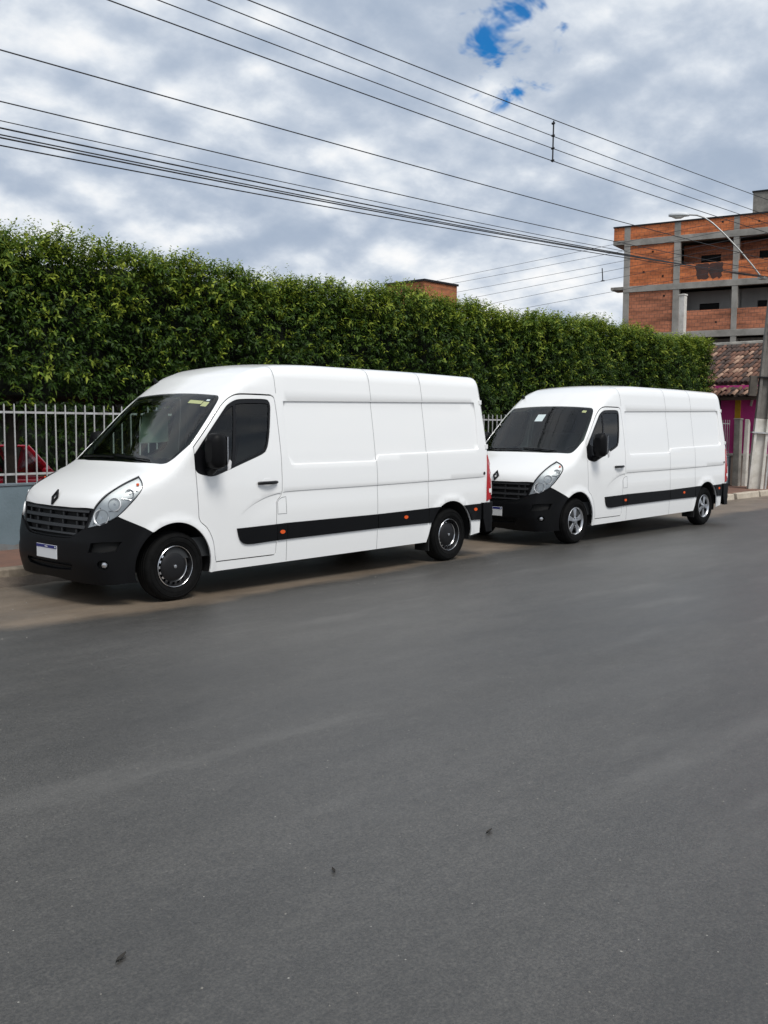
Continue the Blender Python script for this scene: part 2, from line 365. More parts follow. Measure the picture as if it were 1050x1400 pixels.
# shared boundary curves (points on the flank or nose, far half; mirrored for the near half)
C_door_top = cr([(.23, .939, 1.545), (.415, .908, 1.736), (.577, .878, 1.915), (.681, .86, 2.013), (.772, .855, 2.072), (.875, .859, 2.1), (1.088, .863, 2.109), (1.32, .863, 2.106)])
C_door_back = np.vstack([cr([(1.32, .863, 2.106), (1.362, .867, 2.085), (1.377, .875, 2.03), (1.385, .9, 1.88)]), cr(side3([(1.385, 1.88), (1.391, 1.666), (1.395, 1.471), (1.392, 1.303), (1.386, 1.10), (1.375, 1.005), (1.33, .965), (1.302, .93)])), ln(side3([(1.302, .93), (1.30, .5), (1.292, .375), (1.272, .351)]))])
C_door_bot = ln(side3([(1.272, .351), (.475, .346)]))
C_door_front = cr(side3([(.475, .346), (.455, .42), (.446, .5), (.42, .605), (.355, .715), (.263, .80), (.248, .937), (.234, 1.22), (.228, 1.40), (.23, 1.545)]))
C_ws_side = cr([(.698, .742, 2.077), (.684, .775, 2.055), (.636, .809, 2.004), (.462, .865, 1.828), (.245, .911, 1.60), (.205, .918, 1.565)])
C_ws_low = cr([(.205, .918, 1.565), (.132, .908, 1.51), (.03, .895, 1.43), (-.035, .862, 1.385), (-.06, .813, 1.376)])
C_ws_top = cr([(.668, 0, 2.111), (.674, .3, 2.107), (.688, .607, 2.092), (.698, .742, 2.077)])
C_ws_base = cr([(-.06, .813, 1.376), (-.09, .6, 1.379), (-.116, .45, 1.38), (-.13, .2, 1.384), (-.135, 0, 1.385)])
C_hood_side = cr([(-.30, .772, 1.264), (-.2, .80, 1.31), (-.06, .813, 1.376)])
C_lamp_in = cr([(-.795, .60, .755), (-.775, .635, .841), (-.744, .668, .949), (-.699, .705, 1.03), (-.602, .735, 1.119), (-.451, .75, 1.2), (-.30, .772, 1.264)])
C_lamp_out = cr([(-.30, .772, 1.264), (-.345, .90, 1.21), (-.374, .945, 1.147), (-.436, .946, 1.068), (-.543, .917, .953), (-.61, .884, .885)])
C_lamp_low = cr([(-.61, .884, .885), (-.67, .843, .843), (-.739, .756, .798), (-.795, .60, .755)])
C_bump_top = cr([(-.61, .884, .885), (-.485, .938, .821), (-.355, .967, .76), (-.29, .985, .72)])
C_gr_low = cr([(-.795, .60, .755), (-.81, .55, .725), (-.83, .47, .685), (-.845, .38, .66), (-.855, .2, .652), (-.857, 0, .65)])
C_gr_top = cr([(-.744, .668, .949), (-.79, .4, .952), (-.80, .2, .948), (-.806, 0, .946)])
i_gt = int(np.argmin(np.linalg.norm(C_lamp_in - [-.744, .668, .949], axis=1))); C_gr_side = C_lamp_in[:i_gt + 1]; C_hood_lamp = C_lamp_in[i_gt:]
WIN = [(.228, 1.466), (.443, 1.702), (.663, 1.934), (.72, 1.985), (.785, 2.02), (.87, 2.044), (1.05, 2.053), (1.235, 2.053), (1.285, 2.035), (1.303, 1.98), (1.285, 1.85), (1.257, 1.70), (1.222, 1.57), (1.19, 1.505), (1.13, 1.46), (.875, 1.373), (.646, 1.297), (.47, 1.245), (.36, 1.252), (.243, 1.30)]
M_mirror = mat('mirror_plastic', (.004, .004, .0045), .5, spec=.12)
def make_van():
    t = empty('delivery_van')
    BL = body_lines()
    roofc = lambda xs: solve(np.stack([np.array(xs), np.zeros(len(xs)), np.ones(len(xs))], 1), np.tile([0, 0, 1.], (len(xs), 1)), .05, 2, 0)
    rear_edge = [(5.14 - .07 * max(0, z - .9), z) for z in np.linspace(.742, 2.28, 40)]; re3 = side3(rear_edge)
    a_ = np.linspace(math.atan2(re3[-1][2] - 1, re3[-1][1]), math.pi / 2, 20); top_edge = POLAR.pt(5.14 - .07 * (re3[-1][2] - .9) - .012 * np.linspace(0, 1, 20), a_, 0)
    shell = loop(C_ws_top, C_ws_side, [[.23, .939, 1.545]], C_door_top, C_door_back, C_door_bot,
                 side3(ln([(.475, .346), (.45, .256), (3.82, .29)], .06)), side3(ln([(3.825, .29), (3.905, .545)])),
                 side3(arc(4.31, .37, .43, 156, -8)), side3(ln([(4.735, .315), (4.94, .335), (4.95, .742), (5.14, .742)])), re3, top_edge, roofc(np.arange(5.02, .70, -.08)))
    door_out = loop(C_door_top, C_door_back, C_door_bot, C_door_front)
    fender = loop([[.205, .918, 1.565]], C_door_front[::-1], side3(ln([(.475, .346), (.45, .256), (.41, .253)])), side3(arc(-.03, .365, .435, -14, 125)), C_bump_top[::-1], C_lamp_out[::-1], C_hood_side, C_ws_low[::-1])
    win3 = side3(cr(WIN + WIN[:1])[:-1])
    for s in (1, -1):
        panel('side_panel', t, M_paint, POLAR, shell, s, .06, lines=BL, disp=relief)
        for xs, za, zb in SEAM_LINES:
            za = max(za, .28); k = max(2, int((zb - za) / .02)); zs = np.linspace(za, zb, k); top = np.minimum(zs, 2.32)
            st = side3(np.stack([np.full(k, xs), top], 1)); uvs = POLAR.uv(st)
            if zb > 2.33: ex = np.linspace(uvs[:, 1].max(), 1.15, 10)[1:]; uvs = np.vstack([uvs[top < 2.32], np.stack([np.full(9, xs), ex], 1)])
            uvp = np.vstack([uvs - [.0026, 0], (uvs + [.0026, 0])[::-1]]); panel('panel_seam_shade', t, M_seam, POLAR, POLAR.pt(uvp[:, 0], uvp[:, 1], 0), s, .5, off=.0012, disp=relief, depth=0)
        fo = ln(np.vstack([FLAP, FLAP[:1]]), .02)[:-1]; panel('flap_gap_shade', t, M_seam, POLAR, side3(fo), s, .5, off=.0012, disp=relief, depth=0, holes=[side3(inset(fo, .0055))])
        d = panel('front_door', t, M_paint, POLAR, door_out, s, .05, gap=.009, holes=[win3], lines=BL, disp=relief)
        w2 = POLAR.uv(win3); inn = inset(w2, .026); inn3 = POLAR.pt(inn[:, 0], inn[:, 1], 0)
        wi = inset(w2, .004); rim = POLAR.pt(wi[:, 0], wi[:, 1], 0)
        panel('window_seal', t, M_black, POLAR, rim, s, .08, off=-.002, holes=[inn3], depth=.03)
        panel('window_glass', t, M_side, POLAR, inn3, s, .07, off=-.010, depth=0)
        dv = side3(ln([(.795, 2.03), (.772, 1.8), (.735, 1.55), (.695, 1.31)], .04)); dv2 = side3(ln([(.735, 1.31), (.772, 1.55), (.808, 1.8), (.83, 2.03)], .04))
        panel('window_divider', t, M_black, POLAR, np.vstack([dv, dv2]), s, .1, off=-.003, depth=.02)
        panel('mirror_base', t, M_black, POLAR, side3(ln([(.236, 1.455), (.30, 1.53), (.44, 1.46), (.53, 1.275), (.47, 1.252), (.36, 1.258), (.25, 1.303)], .05)), s, .1, off=.004, depth=.03)
        panel('front_fender', t, M_paint, FRONT, fender, s, .05)
        # black rubbing strip in sections, orange side markers
        secs = [cr([(.742, .69), (.765, .60), (.80, .545), (.86, .515), (.96, .508)]).tolist() + [(1.298, .52), (1.298, .70)], [(1.304, .70), (1.304, .52), (1.44, .523), (1.44, .705)], [(1.447, .705), (1.447, .524), (2.90, .541), (2.90, .714)], [(2.91, .714), (2.91, .541), (3.845, .544), (3.845, .733)]]
        for q in secs: panel('rubbing_strip', t, M_plastic, POLAR, side3(ln(q + [q[0]], .06)[:-1]), s, .08, off=.016, gap=.002, depth=.02)
        panel('rubbing_strip', t, M_plastic, POLAR, side3(np.vstack([ln([(3.852, .734), (3.852, .545), (3.90, .545)]), arc(4.31, .37, .435, 156, 122, 12)])), s, .08, off=.016, gap=.002, depth=.02)
        panel('rubbing_strip', t, M_plastic, POLAR, side3(np.vstack([arc(4.31, .37, .435, 56, 22, 12), ln([(4.72, .525), (4.947, .52), (4.947, .738)])])), s, .08, off=.016, gap=.002, depth=.02)
        for mx_, mz in ((1.372, .613), (3.409, .648), (4.816, .668)):
            a = np.radians(np.arange(0, 360, 24)); panel('side_marker', t, M_orange, POLAR, side3(np.stack([mx_ + .036 * np.cos(a), mz + .021 * np.sin(a)], 1)), s, .05, off=.021, depth=.012)
        # headlight
        lamp = loop(C_lamp_in, C_lamp_out, C_lamp_low); h = empty('headlight'); h.parent = t
        l2 = FRONT.uv(lamp); i2 = inset(l2, .0075); li = FRONT.pt(i2[:, 0], i2[:, 1], 0)
        panel('lamp_gasket', h, M_black, FRONT, lamp, s, .06, off=-.001, gap=.002, holes=[li], depth=.016)
        panel('lamp_housing', h, M_reflector, FRONT, li, s, .03, off=-.016, depth=0)
        panel('lamp_lens', h, M_lens, FRONT, li, s, .05, off=-.003, depth=0)
        for (cx_, cy_, cz_, r_, kind) in ((-.715, .755, .875, .072, 0), (-.58, .80, 1.0, .06, 0), (-.46, .865, 1.10, .045, 1), (-.37, .862, 1.185, .015, 2)):
            c = FRONT.uv(np.array([[cx_, cy_, cz_]])); p = FRONT.pt(c[:, 0], c[:, 1], -.006)[0]; n_ = Vector((-.80, .5, .18)).normalized()
            b = MB(); prof = [(r_, .0), (r_ * .95, -.012), (r_ * .7, -.026), (r_ * .35, -.033), (.001, -.035)] if kind < 2 else [(r_, 0), (r_ * .8, .012), (.001, .018)]
            b.lathe_y(prof, 24)
            if kind == 0: b.lathe_y([(r_, .0), (r_ * 1.1, .002), (r_ * 1.1, -.02)], 24)
            o = b.build('lamp_bowl' if kind < 2 else 'indicator_bulb', (M_reflector if kind == 0 else M_chrome) if kind < 2 else M_orange, h, smooth=40)
            if kind < 2: q = MB().tube([(0, -.033, 0), (0, -.006, 0)], r_ * .20, 10).lathe_y([(r_ * .97, .001), (r_ * 1.02, .004), (r_ * 1.05, .001)], 24).build('bulb_holder', M_alloy, o, smooth=40)
            n_ = Vector((n_.x, n_.y * s, n_.z)); o.rotation_euler = Vector((0, 1, 0)).rotation_difference(n_).to_euler(); o.location = (p[0], p[1] * s, p[2])
        for (ca, cb, cc) in (((-.66, .80, .935), (-.60, .87, .935), .006), ((-.52, .83, 1.055), (-.47, .90, 1.04), .007), ((-.42, .83, 1.14), (-.385, .90, 1.125), .006), ((-.76, .68, .80), (-.70, .73, .965), .005)):
            uu = FRONT.uv(np.array([ca, cb])); pp = FRONT.pt(uu[:, 0], uu[:, 1], -.009); MB().tube([(q_[0], q_[1] * s, q_[2]) for q_ in pp], cc, 6).build('lamp_rib', M_alloy, h)
        # rear lamp, wrapped round the corner
        tl = [(-.0, 0)]; zz_ = np.linspace(.76, 1.39, 14)
        e1 = np.array([REAR.uv(side3([(5.06 + .03 * max(0, (z - .95) / .44), z)]))[0] for z in zz_]); e2 = np.stack([np.full(14, .86), zz_[::-1]], 1)
        uvp = np.vstack([e1, e2]); panel('tail_lamp', t, M_red, REAR, REAR.pt(uvp[:, 0], uvp[:, 1], 0), s, .06, off=.012, depth=.03)
        e3 = np.stack([np.full(6, .975), np.linspace(.84, 1.06, 6)], 1); e4 = np.stack([np.full(6, .90), np.linspace(1.06, .84, 6)], 1); uvp = np.vstack([e3, e4])
        panel('reversing_lamp', t, M_clearw, REAR, REAR.pt(uvp[:, 0], uvp[:, 1], 0), s, .06, off=.015, depth=.01)
        # door handle: dished cup and a bar
        b = MB(); hx, hz = 1.168, 1.15; y0 = side3([(hx, hz)])[0][1]
        pts = [(hx - .135 + .27 * k / 10, (y0 + .012 + .030 * math.sin(math.pi * k / 10)) * s, hz + .004 * k / 10) for k in range(11)]
        b.tube(pts, [.014] + [.019] * 9 + [.014], 10); b.build('door_handle', M_black, t, smooth=50)
        a = np.radians(np.arange(0, 181, 12)); panel('handle_cup', t, M_paint, POLAR, side3(np.stack([hx + .055 * np.cos(a), hz + .012 + .035 * np.sin(a)], 1)), s, .05, off=.003, depth=.01)
        y0 = side3([(5.02, 1.141)])[0][1]; MB().lathe_y([(.022, .004 * s), (.018, .009 * s), (.001, .010 * s)], 14, (5.02, y0 * s, 1.141)).build('bump_stop', M_black, t)
        # door mirror
        mr = empty('door_mirror'); mr.parent = t
        V = []; prof = [(0, .55, .60), (.03, .88, .92), (.085, 1.0, 1.0), (.15, .90, .95), (.19, .55, .70)]
        b = MB(); ring = 20
        for dx, sy, sz in prof:
            for k in range(ring):
                a = 2 * math.pi * k / ring; ce, se = math.cos(a), math.sin(a); ex = .55
                V.append((.30 + dx, s * (1.105 + .105 * sy * math.copysign(abs(ce) ** ex, ce)), 1.505 + .185 * sz * math.copysign(abs(se) ** ex, se)))
        Fc = [(i * ring + k, i * ring + (k + 1) % ring, (i + 1) * ring + (k + 1) % ring, (i + 1) * ring + k) for i in range(4) for k in range(ring)] + [tuple(range(ring)), tuple(range(4 * ring, 5 * ring))[::-1]]
        b.add(V, Fc); b.build('mirror_housing', M_mirror, mr, smooth=60)
        MB().tube([(.40, .955 * s, 1.30), (.40, 1.02 * s, 1.30), (.40, 1.08 * s, 1.345)], [.05, .045, .04], 12).build('mirror_arm', M_plastic, mr, smooth=60)
        MB().box(.482, .494, s * 1.03, s * 1.18, 1.36, 1.65).build('mirror_glass', M_chrome, mr)
        b = MB().prism([(.47, s * 1.19, 1.31), (.50, s * 1.195, 1.33), (.505, s * 1.20, 1.40), (.485, s * 1.20, 1.42), (.465, s * 1.195, 1.36)], (0, s * .02, 0)); b.build('mirror_indicator', M_clearw, mr, bevel=.004)
    # hood, windscreen, grille, bumper
    half = loop(C_gr_top[::-1], C_hood_lamp, C_hood_side, C_ws_base)
    full = lambda half_: loop(half_, mir(half_))
    panel('hood', t, M_paint, HOODF, full(half), 1, .05, gap=.003)
    wsh = full(loop(C_ws_base[::-1], C_ws_low[::-1], C_ws_side[::-1], C_ws_top[::-1]))
    w2 = WINDF.uv(wsh); w3 = inset(w2, .045); vmin = w2[:, 1].min(); w3[:, 1] = np.maximum(w3[:, 1], vmin + .135)
    k = np.ones(len(w3), bool)
    for i in range(1, len(w3)): k[i] = np.linalg.norm(w3[i] - w3[i - 1]) > .003
    wi = WINDF.pt(w3[k][:, 0], w3[k][:, 1], 0)
    panel('windscreen', t, M_wind, WINDF, wsh, 1, .06, off=-.004, gap=.006, depth=0)
    panel('windscreen_border', t, M_black, WINDF, wsh, 1, .05, off=-.009, gap=.006, holes=[wi], depth=.01)
    for y0, ln_ in ((-.62, .62), (.02, .66)):
        pts = WINDF.pt(np.linspace(y0, y0 + ln_, 9), vmin + .06 + .025 * np.linspace(0, 1, 9), .012); MB().tube(pts, .009, 6).build('wiper', M_black, t)
    gr = full(loop(C_gr_low[::-1], C_gr_side, C_gr_top))
    g = empty('grille'); g.parent = t
    panel('grille_back', g, M_dark, FRONT, gr, 1, .06, off=-.05, depth=0)
    hw = lambda z: float(np.interp(z, [.655, .69, .758, .85, .955], [.36, .48, .59, .63, .66])) - .012
    g2 = FRONT.uv(gr); gi = inset(g2, .016); panel('grille_frame', g, M_plastic, FRONT, gr, 1, .06, off=-.004, gap=.002, holes=[FRONT.pt(gi[:, 0], gi[:, 1], 0)], depth=.04)
    def strip(z0, z1, off, name, m_, bow=.0):
        n_ = 31; y = np.linspace(-1, 1, n_)
        def edge(z): yy = y * hw(z); xx = -.80 + 0 * yy; u = np.arctan2(yy, .25 - (-.80)); return FRONT.pt(u, np.full(n_, z), 0)
        panel(name, g, m_, FRONT, np.vstack([edge(z0), edge(z1)[::-1]]), 1, .06, off=off, depth=.035)
    for z0, z1 in ((.912, .936), (.835, .868), (.755, .786), (.690, .708)): strip(z0, z1, -.006, 'grille_bar', M_grille)
    for row, (z0, z1) in enumerate(((.868, .912), (.786, .835), (.708, .755))):
        for yk in (-.55, -.44, -.2, .05, .3, .5):
            if abs(yk) > hw(z0) - .03: continue
            u = math.atan2(yk, 1.05); p = FRONT.pt(np.array([u]), np.array([(z0 + z1) / 2]), -.012)[0]
            MB().box(p[0], p[0] + .03, p[1] - .013, p[1] + .013, z0 - .002, z0 + (z1 - z0) * .8).build('grille_tooth', M_grille, g, bevel=.003)
    bot = [(-.43, .944, .235), (-.62, .861, .222), (-.74, .66, .218), (-.80, .364, .222), (-.82, .17, .235), (-.823, 0, .24)]
    ar = side3(arc(-.03, .365, .437, 125, 196)); ar = ar[::1]
    bump_half = loop(C_gr_low[::-1], C_lamp_low[::-1], C_bump_top, ar, cr([ar[-1].tolist()] + bot))
    intake = np.array([(-.86, y, z) for y, z in [(-.42, .345), (-.2, .33), (0, .327), (.2, .33), (.42, .345), (.45, .385), (.42, .415), (0, .405), (-.42, .415), (-.45, .385)]])
    slot = np.array([(-.80, .665, .535), (-.72, .78, .535), (-.63, .875, .552), (-.60, .895, .62), (-.575, .90, .64), (-.72, .77, .64), (-.775, .685, .628)])
    fogp = []; a = np.radians(np.arange(0, 360, 20)); fogp = np.array([(-.735, .805 + .042 * math.cos(x), .417 + .05 * math.sin(x)) for x in a]); fogp[:, 0] += (fogp[:, 1] - .805) * .9
    panel('front_bumper', t, M_plastic, FRONT, full(bump_half), 1, .045, off=.012, gap=.002, holes=[intake, slot, mir(slot), fogp, mir(fogp)], depth=.06)
    for h_ in (intake, slot, mir(slot), fogp, mir(fogp)):
        q = inset(FRONT.uv(h_), -.01); panel('bumper_recess', t, M_dark, FRONT, FRONT.pt(q[:, 0], q[:, 1], 0), 1, .1, off=-.03, depth=0)
    strip_y = np.linspace(-.43, .43, 20)
    panel('intake_bar', t, M_plastic, FRONT, np.vstack([FRONT.pt(np.arctan2(strip_y, 1.1), np.full(20, .368), 0), FRONT.pt(np.arctan2(strip_y[::-1], 1.1), np.full(20, .382), 0)]), 1, .1, off=-.01, depth=.02)
    for s in (1, -1):
        o = MB().lathe_y([(.024, 0), (.021, .008), (.010, .012), (.001, .013)], 20).lathe_y([(.024, 0), (.028, .004), (.028, -.03)], 20).build('fog_lamp', M_chrome, t, smooth=40)
        o.location = (-.715, s * .80, .417); o.rotation_euler = Vector((0, 1, 0)).rotation_difference(Vector((-.75, .66 * s, 0))).to_euler()
    # plate and maker's badge
    MB().box(-.884, -.878, -.2, .2, .43, .565).build('number_plate', M_plate, t, bevel=.002)
    MB().box(-.8865, -.8845, -.198, .198, .532, .563).build('plate_band', M_plateblue, t)
    MB().box(-.888, -.887, -.028, .028, .543, .552).build('plate_lettering', M_plate, t); MB().box(-.888, -.887, -.185, -.165, .54, .556).build('plate_lettering', M_sticker, t)
    ctr = FRONT.pt(np.array([0.]), np.array([1.03]), 0)[0]; nrm_ = Vector((-.88, 0, .47))
    e2 = Vector((.47, 0, .88)); e1 = Vector((0, 1, 0)); c = Vector(ctr) + nrm_ * .006
    P2 = lambda a, b: c + e1 * a + e2 * b
    b = MB()
    outer = [(0, .088), (.057, 0), (0, -.088), (-.057, 0)]; innr = [(0, .044), (.028, 0), (0, -.044), (-.028, 0)]; top_ = nrm_ * .016
    for i in range(4):
        j = (i + 1) % 4; b.prism([P2(*outer[i]), P2(*outer[j]), P2(*innr[j]), P2(*innr[i])], top_)
    b.build('emblem', M_black, t, bevel=.003)
    # rear doors and bumper
    yb = np.array([0, .3, .6, .78, .80])
    for s in (1, -1):
        lo_ = [(5.1, min(.97, float(wz(z)) - .012), z) for z in np.linspace(.50, .735, 6)]
        o3 = lo_ + [(5.1, p_[1] - .002, p_[2]) for p_ in re3] + [(5.1, max(.004, p_[1] - .002), p_[2] - .002) for p_ in top_edge[1:]] + [(5.1, .004, z) for z in np.linspace(2.40, .50, 30)] + [(5.1, y, .50) for y in np.linspace(.03, .9, 15)]
        panel('rear_door', t, M_paint, BACKF, loop(np.array(o3)), s, .08, depth=.03)
        MB().box(5.20, 5.25, s * .05, s * .075, .95, 1.15).build('rear_handle', M_black, t, bevel=.004)
        for z in (.9, 1.5, 2.1): MB().box(5.11 - .07 * (z - .9), 5.165 - .07 * (z - .9), s * float(wz(z) - .012), s * float(wz(z) + .012), z - .03, z + .03).build('door_hinge', M_paint, t, bevel=.004)
    uvp = np.vstack([np.stack([np.linspace(-1.12, 1.12, 60), np.full(60, .50)], 1), np.stack([np.linspace(1.12, -1.12, 60), np.full(60, .742)], 1)])
    uvp = np.vstack([np.stack([np.linspace(-1.07, 1.07, 60), np.full(60, .34)], 1), [(1.13, .52), (1.145, .742)], np.stack([np.linspace(1.14, -1.14, 60), np.full(60, .742)], 1), [(-1.145, .742), (-1.13, .52)]])
    panel('rear_bumper', t, M_plastic, REAR, REAR.pt(uvp[:, 0], uvp[:, 1], 0), 1, .06, off=.03, depth=.05)
    # floor pan, liners, axle, cabin
    b = MB(); b.box(-.55, 5.08, -.74, .74, .30, .42); b.box(.45, 3.82, -.93, .93, .28, .36); b.box(4.78, 5.08, -.9, .9, .36, .42); b.box(-.70, -.5, -.55, .55, .27, .6); b.build('underbody', M_dark, t)
    for ax, az, r_ in ((-.03, .365, .47), (4.31, .37, .47)):
        for s in (1, -1):
            MB().lathe_y([(r_, .93), (r_, .55), (.05, .55)], 24, (ax, 0, az), -.25, math.pi + .25).build('wheel_liner', M_dark, t) if s > 0 else MB().lathe_y([(r_, -.93), (r_, -.55), (.05, -.55)], 24, (ax, 0, az), -.25, math.pi + .25).build('wheel_liner', M_dark, t)
    MB().tube([(4.332, -.75, .34), (4.332, .75, .34)], .06, 10).tube([(4.332, -.16, .34), (4.332, .16, .34)], .15, 12).build('rear_axle', M_dark, t)
    for s in (1, -1): MB().box(3.88, 3.90, s * .74, s * .97, .17, .45).build('mud_flap', M_dark, t)
    b = MB(); b.prism([(-.12, -.84, 1.02), (-.12, -.84, 1.31), (.10, -.84, 1.35), (.42, -.84, 1.30), (.50, -.84, 1.12), (.42, -.84, 1.0)], (0, 1.68, 0)); b.build('dashboard', M_int, t, bevel=.02)
    b = MB(); b.box(1.60, 1.63, -.80, .80, .40, 2.3); b.box(-.1, 1.6, -.92, .92, .42, .62); b.build('bulkhead', M_int, t)
    for y0, y1 in ((-.72, -.22), (-.05, .38), (.39, .80)):
        b = MB(); b.box(.85, 1.36, y0, y1, .62, 1.06); b.prism([(1.25, y0, 1.0), (1.42, y0, 1.68), (1.53, y0, 1.68), (1.42, y0, 1.0)], (0, y1 - y0, 0)); b.prism([(1.43, (y0 + y1) / 2 - .12, 1.70), (1.47, (y0 + y1) / 2 - .12, 1.90), (1.54, (y0 + y1) / 2 - .12, 1.90), (1.52, (y0 + y1) / 2 - .12, 1.70)], (0, .24, 0))
        b.build('seat', M_seat, t, bevel=.03)
    a = np.linspace(0, 2 * math.pi, 25); MB().tube([(.60 + .16 * math.sin(q) * .75, -.47 + .20 * math.cos(q), 1.33 + .2 * math.sin(q) * .7 * -1 * -1) for q in a], .017, 8, False).tube([(.45, -.47, 1.22), (.60, -.47, 1.33)], .04, 8).build('steering_wheel', M_black, t, smooth=60)
    ap = solve(np.array([[.93, .72, 1.5]]), np.array([[0, 0, 1.]]), 0., 1.5, 0.)[0]
    MB().tube([(.95, .72, ap[2] - .01), (.91, .72, ap[2] + .03), (.90, .72, ap[2] + .055)], [.03, .022, .012], 8).build('antenna_base', M_black, t, smooth=60)
    return t
def tyre(parent):
    h = .1125
    prof = [(.205, -.085), (.235, -.105), (.275, -.113), (.315, -.108), (.335, -.095), (.346, -.075), (.349, -.05), (.349, .05), (.346, .075), (.335, .095), (.315, .108), (.275, .113), (.235, .105), (.205, .085)]
    b = MB().lathe_y(prof, 56)
    for rr, yy in ((.30, .1135), (.252, .112)): b.lathe_y([(rr, -yy + .002), (rr + .004, -yy - .002), (rr + .008, -yy + .002)], 56)
    o = b.build('tyre', M_tyre, parent, smooth=35)
    b = MB()
    for yy in (-.055, -.018, .018, .055): b.lathe_y([(.3492, yy - .004), (.3505, yy), (.3492, yy + .004)], 56)
    b.build('tread_groove', M_dark, parent)
    return o
def steel_wheel():
    t = empty('wheel'); tyre(t)
    MB().lathe_y([(.206, -.088), (.212, -.098), (.206, -.102), (.196, -.092), (.190, -.06), (.182, -.035), (.06, -.02), (.001, -.02)], 56).build('rim', M_steel, t, smooth=40)
    MB().lathe_y([(.2115, -.0985), (.2065, -.103), (.2035, -.1005)], 56).build('rim_edge', M_chrome, t, smooth=60)
    b = MB().lathe_y([(.150, -.062), (.158, -.072), (.160, -.066), (.152, -.055)], 56)
    for k in range(18):
        a = 2 * math.pi * k / 18; d = .085
        q = [(r * math.cos(a + e), y, r * math.sin(a + e)) for r, y, e in ((.157, -.068, -d), (.157, -.068, d), (.188, -.050, d * .7), (.188, -.050, -d * .7))]
        b.prism(q, (0, .012, 0))
    b.build('slotted_ring', M_chrome, t, smooth=30)
    MB().lathe_y([(.150, -.064), (.140, -.074), (.10, -.084), (.03, -.09), (.001, -.09)], 48).build('hub_cap', M_steel, t, smooth=40)
    MB().lathe_y([(.020, -.088), (.018, -.100), (.001, -.102)], 16).build('hub_nut', M_chrome, t, smooth=40)
    return t
def alloy_wheel():
    t = empty('wheel'); tyre(t)
    MB().lathe_y([(.206, -.088), (.212, -.099), (.206, -.103), (.197, -.094), (.192, -.06), (.185, .02), (.001, .02)], 56).build('rim', M_steel, t, smooth=40)
    MB().lathe_y([(.2125, -.0985), (.2055, -.1045), (.194, -.092), (.190, -.07)], 56).build('rim_edge', M_alloy, t, smooth=60)
    for k in range(5):
        a = 2 * math.pi * k / 5 + .3; b = MB()
        def at(r, wd, y): return [(r * math.cos(a) - q * wd * math.sin(a), y, r * math.sin(a) + q * wd * math.cos(a)) for q in (-1, 1)]
        rows = [at(.03, .022, -.088), at(.09, .030, -.086), at(.15, .040, -.082), at(.196, .050, -.078)]
        V = []; Fc = []
        for p, q in rows: V += [p, q, (q[0], q[1] + .03, q[2]), (p[0], p[1] + .03, p[2])]
        for i in range(3):
            for j in range(4): Fc.append((i * 4 + j, i * 4 + (j + 1) % 4, i * 4 + 4 + (j + 1) % 4, i * 4 + 4 + j))
        b.add(V, Fc + [(0, 1, 2, 3), (12, 15, 14, 13)]); b.build('spoke', M_alloy, t, bevel=.006)
    MB().lathe_y([(.062, -.07), (.058, -.094), (.03, -.100), (.001, -.101)], 32).build('hub_cap', M_alloy, t, smooth=40)
    for k in range(5):
        a = 2 * math.pi * k / 5 + .93; MB().lathe_y([(.011, -.088), (.010, -.101), (.001, -.103)], 10, (.048 * math.cos(a), 0, .048 * math.sin(a))).build('wheel_nut', M_steel, t)
    return t
def mount(van, proto):
    for i, (x, y, rz) in enumerate(((0, -.845, 0), (4.332, -.845, 0), (0, .845, math.pi), (4.332, .845, math.pi))):
        o = proto if i == 0 else copy_tree(proto)
        o.parent = van; o.location = (x, y, .348); o.rotation_euler = (0, .4 * i, rz)
VAN1, VAN2 = (5.858, 9.269, 0), (13.113, 9.162, 0)
van1 = make_van(); van2 = copy_tree(van1)
mount(van1, steel_wheel()); mount(van2, alloy_wheel())
van1.location = VAN1; van2.location = VAN2; van2.rotation_euler = (0, 0, -.0026)
tag(van1, 'nearer white panel van with black steel wheels, parked in front of the hedge', 'van', 'white panel vans parked along the kerb')
tag(van2, 'farther white panel van with silver alloy wheels, parked behind the other van', 'van', 'white panel vans parked along the kerb')
def pale_sheet_mat():
    m = bpy.data.materials.new('pale_sheet'); m.use_nodes = True; t = m.node_tree; b = t.nodes['Principled BSDF']; b.inputs['Base Color'].default_value = (.70, .78, .68, 1); b.inputs['Roughness'].default_value = .9
    tr = t.nodes.new('ShaderNodeBsdfTranslucent'); tr.inputs[0].default_value = (.75, .85, .72, 1); x = t.nodes.new('ShaderNodeMixShader'); x.inputs[0].default_value = .6
    t.links.new(b.outputs[0], x.inputs[1]); t.links.new(tr.outputs[0], x.inputs[2]); t.links.new(x.outputs[0], t.nodes['Material Output'].inputs[0]); return m
def ws_sticker(van, y, v, w_, h_, m_, name='windscreen_sticker'):
    v0 = WINDF.uv(np.array([[-.135, 0, 1.385]]))[0][1]
    q = np.array([(y, v), (y + w_, v), (y + w_, v + h_), (y, v + h_)]) + [0, v0]
    panel(name, van, m_, WINDF, WINDF.pt(q[:, 0], q[:, 1], 0), 1, .2, off=-.0025, depth=0)
ws_sticker(van1, -.62, .93, .22, .05, M_sticky); ws_sticker(van1, -.72, .90, .09, .07, M_sticky); ws_sticker(van1, -.70, .985, .05, .025, M_sticker)
MB().prism([(.83, .84, 1.89), (1.15, .84, 1.965), (1.165, .83, 1.95), (.945, .51, 1.585), (.925, .50, 1.57), (.56, .50, 1.555), (.545, .51, 1.57), (.81, .83, 1.875)], (.004, .006, .006)).build('added_pale_sheet', pale_sheet_mat(), van1)  # pale sheet added behind the windscreen, tilted to catch light as a bright patch
ws_sticker(van2, -.02, .72, .15, .16, M_sticker); ws_sticker(van2, -.70, .96, .07, .05, M_sticky)
